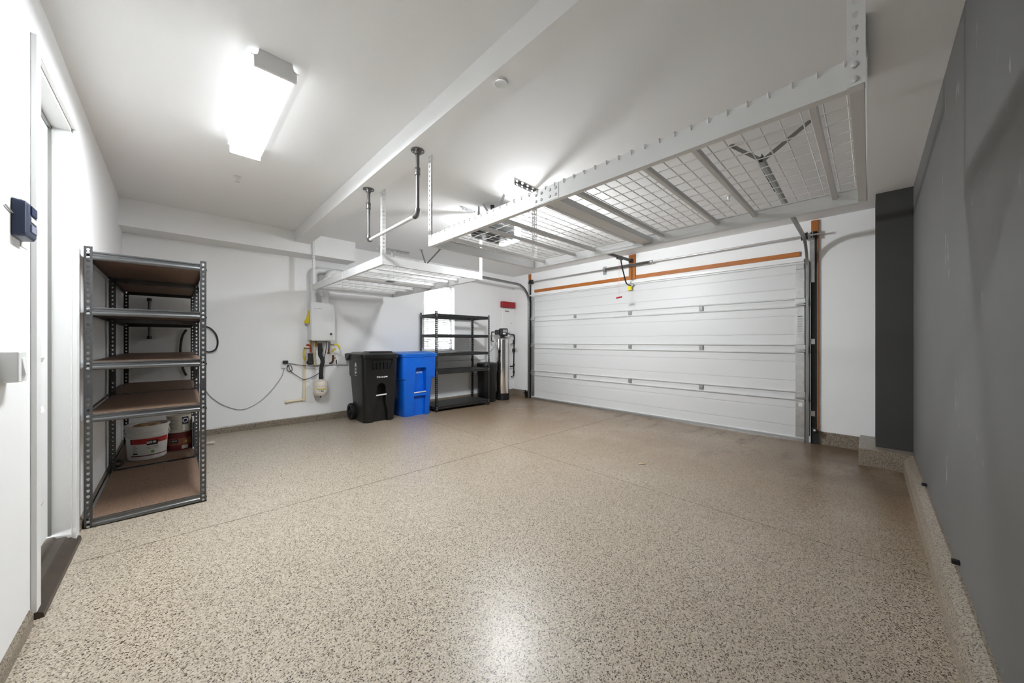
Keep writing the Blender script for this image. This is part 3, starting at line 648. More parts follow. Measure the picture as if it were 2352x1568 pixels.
shelving(3.43, 4.72, 5.55, 6.13, 1.865, [1.83, 1.45, 1.10, .76, .105], 'shelf_dark', 'black_paint', 'empty black metal shelving unit under the window beside the blue bin', 'x', boards=(1, 2, 3, 4), splice=.93)

# ---------------------------------------------------------------- paint pails and small things on the corner shelf
SZ = fz(-.1) + .060
def wrapfn(c, r, ang):   # flat label coordinates -> cylinder facing direction ang
    return lambda x, y, dr=0, R=r: (c[0] + (R + dr) * math.cos(ang + x / R), c[1] + (R + dr) * math.sin(ang + x / R), y)
def patch(c, prof, a0, a1, z0, z1, dr, m, parent, name, n=12):
    """curved label on a turned body with radius prof(z)"""
    vs = []; fs = []
    for i in range(n + 1):
        a = a0 + (a1 - a0) * i / n
        for z in (z0, z1): vs.append((c[0] + (prof(z) + dr) * math.cos(a), c[1] + (prof(z) + dr) * math.sin(a), z))
    fs = [(2 * i, 2 * i + 2, 2 * i + 3, 2 * i + 1) for i in range(n)]
    return MB().add(vs, fs).build(name, m, parent, True)
pc = (-.215, 5.215); pr = lambda z: .140 + (z - SZ) * .052
pl = thing('paint_pail', (pc[0], pc[1], SZ), 'large white plastic paint pail with red band on the bottom corner shelf', 'pail')
H1 = .345
mb = MB().lathe([(.001, SZ), (pr(SZ) - .006, SZ), (pr(SZ), SZ + .006), (pr(SZ + H1 - .12), SZ + H1 - .12), (pr(SZ + H1 - .12) + .007, SZ + H1 - .118), (pr(SZ + H1 - .1) + .007, SZ + H1 - .108), (pr(SZ + H1 - .1), SZ + H1 - .104), (pr(SZ + H1 - .07), SZ + H1 - .07), (pr(SZ + H1 - .07) + .007, SZ + H1 - .068), (pr(SZ + H1) + .004, SZ + H1 - .056), (pr(SZ + H1), SZ + H1 - .052), (pr(SZ + H1), SZ + H1 - .02), (pr(SZ + H1) + .009, SZ + H1 - .018), (pr(SZ + H1) + .010, SZ + H1), (pr(SZ + H1) - .005, SZ + H1), (pr(SZ + .1), SZ + H1 - .10), (.001, SZ + H1 - .10)], (pc[0], pc[1], 0), 36)
mb.build('pail_body', 'pail_white', pl, True)
ang = math.atan2(-pc[1], -pc[0]) + .06
patch(pc, pr, ang - .95, ang + 1.15, SZ + .165, SZ + .218, .0012, 'label_red', pl, 'red_band')
patch(pc, pr, ang - .95, ang + 1.15, SZ + .042, SZ + .051, .0012, 'label_maroon', pl, 'red_stripe')
patch(pc, pr, ang - .10, ang + .46, SZ + .148, SZ + .196, .0020, 'label_dark', pl, 'brand_plate')
patch(pc, pr, ang + .11, ang + .28, SZ + .068, SZ + .092, .0016, 'label_green', pl, 'green_seal')
patch(pc, pr, ang - .94, ang - .84, SZ + .165, SZ + .212, .0018, 'label_dark', pl, 'barcode')
def on_pail(dx, dz): return lambda x, y: (pc[0] + (pr(SZ + dz + y) + .0026) * math.cos(ang + dx + x / .155), pc[1] + (pr(SZ + dz + y) + .0026) * math.sin(ang + dx + x / .155), SZ + dz + y)
text('BEHR', .030, 'print_white', pl, on_pail(.13, .175), bold=.0006)
text('PAINT & PRIMER', .0135, 'print_dark', pl, on_pail(.18, .128))
text('DURABLE LONG LASTING', .009, 'print_dark', pl, on_pail(.18, .112))
for k in range(6): patch(pc, pr, ang - .82, ang - .52 - .05 * (k % 3), SZ + .09 + k * .011, SZ + .094 + k * .011, .0014, 'print_grey', pl, 'small_print', 5)
patch(pc, pr, ang - .82, ang - .55, SZ + .064, SZ + .078, .0014, 'print_dark', pl, 'small_print', 5)
bh = [(pc[0] + .172 * math.cos(ang + 1.6 + t * .1), pc[1] + .172 * math.sin(ang + 1.6 + t * .1), SZ + H1 - .06 - .0) for t in range(3)]
for s in (-1, 1): MB().lathe([(.014, -.006), (.014, .006)], (pc[0] + .163 * math.cos(ang + s * 1.45), pc[1] + .163 * math.sin(ang + s * 1.45), SZ + H1 - .09), 12, 'x').build('handle_boss', 'pail_white', pl)
MB().tube(bez([(pc[0] + .165 * math.cos(ang - 1.45), pc[1] + .165 * math.sin(ang - 1.45), SZ + H1 - .09), (pc[0] + .185 * math.cos(ang - 2.2), pc[1] + .185 * math.sin(ang - 2.2), SZ + H1 - .03), (pc[0] + .185 * math.cos(ang - 3.1), pc[1] + .185 * math.sin(ang - 3.1), SZ + H1 - .01), (pc[0] + .185 * math.cos(ang + 2.2), pc[1] + .185 * math.sin(ang + 2.2), SZ + H1 - .03), (pc[0] + .165 * math.cos(ang + 1.45), pc[1] + .165 * math.sin(ang + 1.45), SZ + H1 - .09)], 6), .0025, 6).build('wire_handle', 'galv', pl, True)
rg = MB(); random.seed(3)
for k in range(7):
    x, y = pc[0] + random.uniform(-.07, .09), pc[1] + random.uniform(-.09, .06); rg.lathe([(.001, -.03), (.035, -.012), (.045, .006), (.025, .022), (.001, .027)], (x, y, SZ + H1 - .035 + random.uniform(0, .02)), 9)
rg.build('crumpled_paper', 'cardboard', pl)
def can(c, z, r, h, lab, bands, cat='can'):
    t = thing('paint_can', (c[0], c[1], z), lab, cat)
    MB().lathe([(.001, z), (r, z), (r + .003, z + .002), (r + .003, z + .008), (r, z + .010), (r, z + h - .010), (r + .003, z + h - .008), (r + .003, z + h), (r - .008, z + h), (r - .012, z + h - .006), (.001, z + h - .006)], (c[0], c[1], 0), 28).build('can_body', 'label_cream' if bands[0] == 'c' else 'label_maroon', t, True)
    a = math.atan2(-c[1], -c[0])
    for (a0, a1, z0, z1, m, nm) in bands[1]: patch(c, lambda q: r, a + a0, a + a1, z + z0, z + z1, .0015, m, t, nm, 8)
    return t
c1 = (.022, 5.385)
k1 = can(c1, SZ, .105, .19, 'maroon paint can on the bottom corner shelf, under the cream can', ('m', [(-1.5, 1.5, .055, .13, 'label_brown', 'label_band'), (.2, .75, .012, .05, 'label_cream', 'barcode'), (-.65, -.05, .085, .122, 'label_dark', 'brand_plate'), (.45, .65, .075, .105, 'yellow_label', 'yellow_mark')]))
text('BEHR', .02, 'print_white', k1, lambda x, y: (c1[0] + .1085 * math.cos(math.atan2(-c1[1], -c1[0]) - .35 + x / .108), c1[1] + .1085 * math.sin(math.atan2(-c1[1], -c1[0]) - .35 + x / .108), SZ + .105 + y))
k2 = can(c1, SZ + .191, .100, .185, 'cream paint can with dark blue mark stacked on the maroon can', ('c', [(.25, .85, .09, .17, 'label_navy', 'label_navy_patch'), (.28, .9, .02, .082, 'label_white', 'label_panel'), (-.9, .15, .03, .16, 'label_cream', 'print_panel')]))
a = math.atan2(-c1[1], -c1[0]) + .52; ring = [(c1[0] + .1025 * math.cos(a + .022 * math.cos(t) / .1), c1[1] + .1025 * math.sin(a + .022 * math.cos(t) / .1), SZ + .191 + .13 + .022 * math.sin(t)) for t in [i * math.pi / 8 for i in range(17)]]
MB().tube(ring, .004, 5, False).build('round_mark', 'print_white', k2)
for k in range(8): patch(c1, lambda q: .100, a - 1.35, a - .55 - .06 * (k % 3), SZ + .191 + .04 + k * .014, SZ + .191 + .045 + k * .014, .002, 'print_grey', k2, 'small_print', 4)
bx = thing('flat_carton', (.12, 5.36, SZ), 'white and navy carton standing beside the stacked paint cans', 'box')
MB().box(.130, .150, 5.25, 5.45, SZ, SZ + .33).build('carton', 'label_white', bx)
MB().box(.131, .149, 5.2488, 5.25, SZ + .02, SZ + .30).build('carton_print', 'label_navy', bx)
tag(MB().tube(bez([(-.41, 5.13, SZ + .02), (-.40, 5.06, SZ + .05), (-.37, 5.0, SZ + .03), (-.39, 4.96, SZ + .015), (-.41, 4.97, SZ + .012)], 6), .012, 8).build('rag', 'black_matte', None, True), 'black cloth bundle beside the large paint pail', 'rag')

# ---------------------------------------------------------------- things on the heater wall, left part
def wall(u, v, d=0.0): return on_y(u, v, YH - d)
hs = thing('shower_bar', tuple(wall(343, 700, .03)), 'black pipe bracket standing off the wall behind the corner shelves', 'bracket')
a, b = wall(343, 688, .04), wall(343, 775, .04)
MB().tube([a, b], .014, 10).build('bar', 'steel_pipe', hs, True)
for p in (a, b): MB().lathe([(.022, -.018), (.022, .018)], p, 12).build('fitting', 'black_paint', hs, True); MB().tube([p, (p.x, YH, p.z)], .008, 8).build('standoff', 'black_paint', hs)
p = [wall(428, 757, .03), wall(418, 775, .04), wall(414, 812, .04), wall(420, 845, .03), wall(428, 862, .03)]
tag(MB().tube(bez(p, 8), .013, 10).build('hose', 'cord_black', None, True), 'short black hose hanging behind the corner shelves', 'hose')
p = [wall(462, 750, .02), wall(480, 752, .04), wall(496, 768, .06), wall(500, 788, .06), wall(494, 803, .05), wall(478, 808, .03), wall(462, 800, .02)]
tag(MB().tube(bez(p, 8), .010, 10).build('hose_loop', 'cord_black', None, True), 'black cable loop sticking out past the corner shelves', 'cable')
p = [wall(653, 846, .012), wall(646, 866, .012), wall(622, 898, .012), wall(592, 925, .012), wall(556, 940, .012), wall(518, 932, .012), wall(488, 914, .012), wall(470, 893, .012)]
tag(MB().tube(bez(p, 8), .0055, 6).build('power_cord', 'cord_grey', None, True), 'long grey cord drooping along the wall from the outlet to the shelves', 'cord')
ou = thing('wall_outlet', tuple(wall(654, 838)), 'white wall outlet with black adapters plugged in', 'outlet')
q = wall(652, 838); MB().box(q.x - .035, q.x + .035, YH - .008, YH, q.z - .058, q.z + .058, .003).build('outlet_plate', 'trim_white', ou)
q = wall(656, 832, .03); MB().box(q.x - .035, q.x + .03, YH - .05, YH - .008, q.z - .022, q.z + .028, .004).build('black_adapter', 'cord_black', ou)
q = wall(653, 842, .02); MB().box(q.x - .035, q.x + .025, YH - .03, YH - .008, q.z - .02, q.z + .008, .003).build('white_plug', 'cord_white', ou)
p = [wall(662, 834, .03), wall(676, 836, .02), wall(692, 839, .045), wall(712, 840, .09), wall(726, 840, .085), wall(738, 839, .07), wall(760, 838, .012), wall(800, 838, .012)]
tag(MB().tube(bez(p, 8), .005, 6).build('power_cord', 'cord_black', None, True), 'black cord running level from the outlet towards the black bin', 'cord')
p = [wall(660, 842, .03), wall(667, 838, .04), wall(671, 848, .04), wall(666, 853, .03), wall(659, 848, .04), wall(662, 838, .04), wall(668, 852, .03), wall(684, 864, .04), wall(698, 871, .06), wall(716, 866, .05), wall(734, 856, .03)]
tag(MB().tube(bez(p, 8), .005, 6).build('power_cord', 'cord_black', None, True), 'black cord looped at the outlet and sagging behind the expansion tank pipe', 'cord')
# water heater
hx0, hx1, hz0, hz1, hd = 1.487, 1.832, 1.262, 1.858, .225
wh = thing('water_heater', (1.66, YH - .11, hz0), 'white wall-mounted tankless water heater', 'water heater')
MB().box(hx0, hx1, YH - hd + .03, YH, hz0 + .008, hz1, .006).build('case', 'heater_white', wh)
MB().loft([(0, hx0 + .004, hx1 - .002, hz0 - .012, hz1 + .002, .03), (.022, hx0 + .004, hx1 - .002, hz0 - .012, hz1 + .002, .03), (.030, hx0 + .012, hx1 - .010, hz0 + .012, hz1 - .008, .026)]).v
cv = MB().loft([(0, hx0 + .004, hx1 - .002, hz0, hz1, .03), (.026, hx0 + .004, hx1 - .002, hz0, hz1, .03), (.034, hx0 + .014, hx1 - .012, hz0 + .01, hz1 - .01, .026)])
cv.v = [(x, YH - hd + .03 - z, y) for x, y, z in cv.v]; cv = cv.build('front_cover', 'heater_white', wh, True)
yb = YH - hd + .03 - .0345
text('KD NAVIEN', .020, 'print_grey', cv, lambda x, y: (1.583 + x, yb, 1.760 + y))
q = on_y(760.5, 767, yb); MB().box(q.x - .016, q.x + .016, yb - .0004, yb + .002, q.z - .016, q.z + .016).build('display', 'print_dark', cv)
text('NPE-240A', .010, 'print_dark', cv, lambda x, y: (q.x + x, yb, q.z - .028 + y))
MB().box(hx0 + .05, hx1 - .06, YH - hd + .03, YH - .03, hz0 - .01, hz0 + .01).build('bottom_plate', 'steel_dark', wh)
for u in (693 + 26, 693 + 67): pass
tg = MB(); a0 = on_y(708, 713, YH - .12)
tg.add([(hx0 - .003, YH - .13, 1.735), (hx0 - .003, YH - .06, 1.735), (hx0 - .025, YH - .05, 1.62), (hx0 - .075, YH - .10, 1.545), (hx0 - .012, YH - .15, 1.525), (hx0 - .008, YH - .15, 1.64)], [(0, 1, 2, 5), (5, 2, 3, 4)])
tgo = tg.build('hang_tag', 'yellow_plastic', wh); md = tgo.modifiers.new('thick', 'SOLIDIFY'); md.thickness = .002
# vent pipes
VR = .052
for u, dep, zt, lab in ((720, .058, 2.30, 'white vent pipe with elbow rising from the left of the water heater'), (746.5, .172, 2.30, 'white vent pipe with elbow rising from the right of the water heater')):
    y = YH - dep; x = on_y(u, 690, y).x
    vp = thing('vent_pipe', (x, y, hz1), lab, 'pipe')
    if u < 730: pts = [(x, y, hz1 + .002), (x, y, zt)] + arc((x + .09, zt), .09, 180, 90, 8, lambda a, b: (a, y, b)) + [(x + .13, y, zt + .09), (2.6, YH - .056, zt + .10)]
    else: pts = [(x, y, hz1 + .002), (x, y, 2.16), (x + .01, y, 2.19), (x + .055, y, 2.26)] + arc((x + .155, zt - .055), .12, 155, 90, 7, lambda a, b: (a, y, b)) + [(x + .24, y, zt + .067), (2.9, y, zt + .08)]
    MB().tube(pts, VR, 20).build('pipe', 'pvc_white', vp, True)
    for z in ((2.0,) if u > 730 else (2.22,)): MB().lathe([(VR, -.035), (VR + .007, -.033), (VR + .007, .033), (VR, .035)], (x, y, z), 22).build('pipe_joint', 'pvc_white', vp, True)
# plumbing under the heater
def H_(u, v, d=.14): return on_y(u, v, YH - d)
gs = thing('gas_line', tuple(H_(760, 800)), 'yellow flexible gas connector with iron pipe right of the heater', 'gas pipe')
MB().tube([H_(757, 785), H_(755.5, 800)], .016, 10).build('iron_tee', 'steel_pipe', gs, True); MB().tube([H_(755.5, 795), H_(754.5, 812)], .013, 10).build('drip_leg', 'copper', gs, True)
MB().lathe([(.019, -.012), (.019, .012)], H_(754.5, 811), 10).build('cap', 'copper', gs, True)
MB().tube([H_(756, 791), H_(768, 792)], .010, 8).build('nipple', 'steel_pipe', gs, True)
MB().tube(bez([H_(767, 791), H_(774, 791, .15), H_(779, 797, .16), H_(778, 804, .15), H_(771, 802, .13), H_(766, 803, .12), H_(765, 809, .11)], 6), .014, 10).build('flex_tube', 'yellow_plastic', gs, True)
MB().tube([H_(765.5, 808, .11), H_(765, 816, .11)], .010, 8).build('nipple', 'bar_silver', gs, True)
MB().tube([H_(765, 815, .11), H_(764.5, 828, .10), H_(763, 832, .06), wall(758, 834, 0)], .016, 10).build('valve_pipe', 'copper', gs, True)
MB().box(H_(769, 822, .1).x - .01, H_(769, 822, .1).x + .012, YH - .11, YH - .09, H_(769, 822, .1).z - .008, H_(769, 822, .1).z + .008).build('valve_stem', 'brass', gs)
MB().box(H_(772.5, 831, .1).x - .004, H_(772.5, 831, .1).x + .004, YH - .115, YH - .09, H_(772.5, 836, .1).z, H_(772.5, 826, .1).z).build('valve_lever', 'jamb_black', gs)
q = H_(776, 803, .165); tgd = MB().lathe([(.001, 0), (.034, 0), (.034, .002), (.001, .002)], q, 18, 'y').build('round_tag', 'label_white', gs)
cw_ = thing('cold_water_line', tuple(H_(735, 840)), 'black foam insulated water pipe curving down to the expansion tank', 'pipe')
MB().tube(bez([H_(735, 788), H_(735, 806), H_(735.5, 815), H_(740, 823), H_(738 + 3, 832), H_(738.5, 842), H_(737.5, 855), H_(737, 870.5)], 6), .030, 14).build('foam_sleeve', 'foam_black', cw_, True)
MB().lathe([(.034, -.012), (.034, .012)], H_(736, 806), 14).build('tape_band', 'jamb_black', cw_, True)
MB().lathe([(.034, -.012), (.034, .012)], H_(737.3, 866), 14).build('tape_band', 'jamb_black', cw_, True)
MB().tube([H_(726, 784), H_(727, 794)], .016, 10).build('brass_nipple', 'brass', cw_, True); MB().tube([H_(731, 792), H_(737, 797)], .018, 10).build('service_valve', 'brass', cw_, True)
MB().tube([H_(737, 796), H_(741, 803)], .012, 8).build('valve_handle', 'jamb_black', cw_, True)
hw = thing('hot_water_line', tuple(H_(711, 820)), 'black insulated hot water pipe stub with red handled valves', 'pipe')
MB().tube([H_(713, 783), H_(714, 808)], .013, 10).build('valve_body', 'brass', hw, True)
MB().tube([H_(713, 811), H_(712.5, 832)], .038, 14).build('foam_sleeve', 'foam_black', hw, True)
MB().lathe([(.03, -.03), (.05, -.012), (.05, .015), (.042, .035)], H_(712.5, 833), 16).build('foam_cap', 'foam_black', hw, True)
for u, v in ((707, 791), (709.5, 794), (714, 799), (713.5, 808)): MB().lathe([(.012, -.010), (.017, 0), (.012, .010)], H_(u, v, .17), 10).build('red_handle', 'red_plastic', hw, True)
MB().tube([H_(703, 793), H_(711, 792)], .011, 8).build('relief_valve', 'brass', hw, True)
MB().tube([H_(698, 799), H_(711, 800)], .010, 8).build('brass_arm', 'brass', hw, True)
cr = thing('drain_pipe', tuple(wall(690, 870)), 'cream plastic drain pipe running down the wall and turning left', 'pipe')
MB().tube(bez([H_(700, 800, .1), H_(700, 815, .08), H_(701, 826, .05), H_(699, 835, .03), wall(698.5, 845, .02)], 5) + [wall(698.5, 880, .02), wall(698, 916, .02)], .017, 12).build('down_pipe', 'cpvc', cr, True)
MB().tube([wall(699, 917, .02), wall(680, 919.5, .02), wall(659, 923, .02)], .017, 12).build('side_pipe', 'cpvc', cr, True)
MB().lathe([(.001, -.024), (.022, -.016), (.022, .016), (.001, .024)], wall(698, 917.5, .02), 12).build('elbow', 'cpvc', cr, True); MB().lathe([(.001, -.022), (.021, -.014), (.021, .014), (.001, .022)], wall(658, 923, .02), 12, 'x').build('end_fitting', 'cpvc', cr, True)
MB().tube(bez([H_(698, 803, .12), H_(697, 815, .12), H_(699, 826, .1)], 6), .011, 8).build('yellow_tube', 'yellow_plastic', cr, True)
q0, q1 = H_(722.5, 786, .06), H_(723, 838, .03)
tag(MB().tube([q0, q1, (q1.x + .07, q1.y, q1.z), (q1.x + .07, YH, q1.z)], .015, 10).build('riser_pipe', 'cpvc', None, True), 'cream plastic riser pipe between the two black insulated pipes', 'pipe')
p = [H_(750, 784, .1), H_(749, 800, .08), H_(745, 822, .05), H_(743, 838, .03)]
tag(MB().tube(bez(p, 6), .0055, 6).build('power_cord', 'cord_black', None, True), 'thin black cord dropping straight from under the heater', 'cord')
et = thing('expansion_tank', tuple(H_(736, 908, .14)), 'cream expansion tank with yellow label hanging under the insulated pipe', 'tank')
q = H_(736.3, 890, .14); r = .104; zt, zl = H_(736, 872, .14).z, H_(736, 908, .14).z
MB().lathe([(.001, zl - .006), (.05, zl - .004), (.085, zl + .012), (r - .002, zl + .045), (r, zl + .06), (r, zl + .155), (r + .003, zl + .158), (r + .003, zl + .166), (r, zl + .169), (r - .002, zt - .05), (.09, zt - .022), (.06, zt - .006), (.03, zt), (.03, zt + .01), (.001, zt + .01)], (q.x, q.y, 0), 32).build('tank_body', 'tank_cream', et, True)
MB().lathe([(.006, zl - .03), (.009, zl - .02), (.009, zl - .002)], (q.x - .01, q.y - .04, 0), 8).build('air_valve', 'cord_black', et, True)
ea = math.atan2(-q.y, -q.x); ec = (q.x, q.y)
patch(ec, lambda z: r, ea - .45, ea + .75, zl + .098, zl + .118, .001, 'yellow_label', et, 'label_band')
patch(ec, lambda z: r, ea - .55, ea + .80, zl + .06, zl + .097, .0006, 'label_white', et, 'label_panel')
text('CMi', .036, 'print_dark', et, lambda x, y: (ec[0] + (r + .0016) * math.cos(ea + .12 + x / r), ec[1] + (r + .0016) * math.sin(ea + .12 + x / r), zl + .079 + y), bold=.0003, cond=1.15)
# ---------------------------------------------------------------- right part of the heater wall
ep = thing('electrical_panel', (5.83, YH, 1.46), 'white electrical panel on the wall beside the corner', 'electrical panel')
MB().box(5.645, 6.02, YH - .022, YH, 1.46, 2.065, .004).build('panel_box', 'wall_white', ep)
pd = MB().box(5.672, 5.99, YH - .030, YH - .02, 1.49, 2.03, .003).build('panel_door', 'wall_white', ep)
MB().box(5.945, 5.965, YH - .036, YH - .03, 1.69, 1.71, .002).build('latch', 'steel_dark', pd); MB().box(5.74, 5.87, YH - .0312, YH - .03, 1.975, 2.0).build('panel_sticker', 'print_grey', pd)
rb = thing('alarm_box', (5.85, YH, 2.07), 'red metal box mounted just above the electrical panel', 'alarm box')
MB().box(5.615, 6.03, YH - .095, YH, 2.075, 2.215, .004).build('box_cover', 'red_box', rb); MB().box(5.615, 6.03, YH - .0975, YH - .094, 2.078, 2.212, .002).build('box_face', 'red_box', rb)
tag(MB().box(4.75, 5.55, YH - .01, YH, 1.385, 1.405).build('wall_ledge', 'trim_white'), 'thin white conduit strip on the wall between shelf and softener', 'conduit')
# softener
sc_ = (5.41, 5.905); s0 = fz(5.4)
so = thing('water_softener', (sc_[0], sc_[1], s0), 'polished steel water softener tank with black control head', 'water softener')
R = .160
MB().lathe([(R - .004, s0), (R - .002, s0 + .01), (R - .002, s0 + .155), (R - .01, s0 + .16)], (sc_[0], sc_[1], 0), 36).build('boot', 'black_plastic', so, True)
MB().lathe([(R, s0 + .155), (R, 1.305), (R - .004, 1.31)], (sc_[0], sc_[1], 0), 48).build('steel_jacket', 'chrome', so, True)
MB().lathe([(R + .002, 1.296), (R + .002, 1.314), (R - .03, 1.335), (.07, 1.352), (.06, 1.36)], (sc_[0], sc_[1], 0), 36).build('top_dome', 'galv', so, True)
hd_ = thing('tmp', (0, 0, 0), 'x', 'y'); bpy.data.objects.remove(hd_)
vb = MB().lathe([(.055, 1.345), (.06, 1.37), (.06, 1.42), (.04, 1.44)], (sc_[0], sc_[1], 0), 16).build('valve_body', 'black_plastic', so, True)
hv = MB().loft([(0, -.10, .10, -.085, .085, .03), (.10, -.10, .10, -.085, .085, .03), (.13, -.085, .085, -.07, .07, .03)])
ca, sa = FW.x, FW.y
def face(p):  # control head faces the camera corner of the garage
    x, y, z = p; n = Vector((-.55, -.83, 0)).normalized(); s = Vector((n.y * -1, n.x, 0)); s = Vector((.83, -.55, 0)).normalized()
    o = Vector((sc_[0], sc_[1], 1.465)) + s * (x + .01) + n * (z + .02) + Vector((0, 0, y)); return tuple(o)
hv.v = [face(p) for p in hv.v]; hv = hv.build('control_head', 'black_plastic', so, True)
MB().add([face(p) for p in ((-.02, -.01, .132), (.075, -.01, .132), (.075, .055, .132), (-.02, .055, .132))], [(0, 1, 2, 3)]).build('display', 'print_grey', hv)
MB().add([face(p) for p in ((-.02, -.05, .132), (.04, -.05, .132), (.04, -.025, .132), (-.02, -.025, .132))], [(0, 1, 2, 3)]).build('sticker', 'label_white', hv)
sb = MB().loft([(0, -.19, -.10, -.06, .05, .02), (.08, -.19, -.10, -.06, .05, .02)]); sb.v = [face(p) for p in sb.v]; sb.build('bypass_valve', 'black_matte', so, True)
f = lambda x, y, z: Vector(face((x, y, z)))
MB().tube(bez([f(-.19, 0, .03), f(-.255, 0, .02), f(-.265, -.03, .02), f(-.265, -.18, .02), f(-.25, -.205, .02), f(-.22, -.215, .02)], 5), .015, 8).build('drain_elbow', 'steel_pipe', so, True)
for k in (1.19, 1.12, .99, .55, .45, .33): pass
pa = thing('softener_piping', (5.97, 6.08, .45), 'black plastic pipe assembly on the wall right of the softener', 'pipe')
W2 = lambda u, v, d=.07: on_y(u, v, YH - d)
y_ = 6.02
MB().tube(bez([f(.11, -.02, .0), W2(1172, 768, .12), W2(1180, 769, .09), W2(1181.5, 774, .09)], 5) + [W2(1181, 790, .09)], .018, 10).build('inlet_pipe', 'black_plastic', pa, True)
MB().tube([W2(1181, 780, .09), W2(1180.5, 800, .09), W2(1180, 840, .09), W2(1180, 862, .09), W2(1174, 865, .09)], .015, 10).build('down_pipe', 'black_plastic', pa, True)
for u, v, h in ((1180, 785, .05), (1180, 838, .03), (1180, 854, .035)): MB().lathe([(.022, -h), (.024, 0), (.022, h)], W2(u, v, .09), 10).build('pipe_union', 'black_plastic', pa, True)
MB().lathe([(.034, -.04), (.04, 0), (.034, .04)], W2(1180, 804, .09), 12).build('filter_body', 'black_matte', pa, True)
q = on_x(1187, 803, XD - .002); MB().lathe([(.046, -.03), (.046, 0)], (q.x, q.y, q.z), 18, 'x').build('gauge', 'label_white', pa, True)
MB().tube([W2(1172, 790, .10), W2(1180, 789, .09)], .010, 8).build('branch', 'black_plastic', pa, True); MB().tube([W2(1172, 841, .10), W2(1180, 841, .09)], .016, 8).build('valve_handle', 'black_matte', pa, True)
bc = (4.985, 5.945); b0 = fz(5)
bt = thing('brine_tank', (bc[0], bc[1], b0), 'round black plastic brine tank between the shelf and the softener', 'tank')
MB().lathe([(.19, b0), (.195, b0 + .01), (.205, b0 + .55), (.222, b0 + .66), (.226, b0 + .68), (.226, b0 + .80)], (bc[0], bc[1], 0), 40).build('tank_body', 'black_plastic', bt, True)
MB().lathe([(.231, b0 + .79), (.233, b0 + .83), (.22, b0 + .85), (.12, b0 + .868), (.001, b0 + .872)], (bc[0], bc[1], 0), 40).build('lid', 'black_plastic', bt, True)
p = [wall(1010, 829, .02), wall(1040, 828, .02), wall(1090, 826, .02), wall(1110, 825, .02), wall(1116, 817, .03), wall(1128, 804, .05), wall(1138, 790, .12)]
tag(MB().tube(bez(p, 6), .005, 6).build('drain_tube', 'cord_grey', None, True), 'thin grey tube running along the wall to the softener', 'tube')

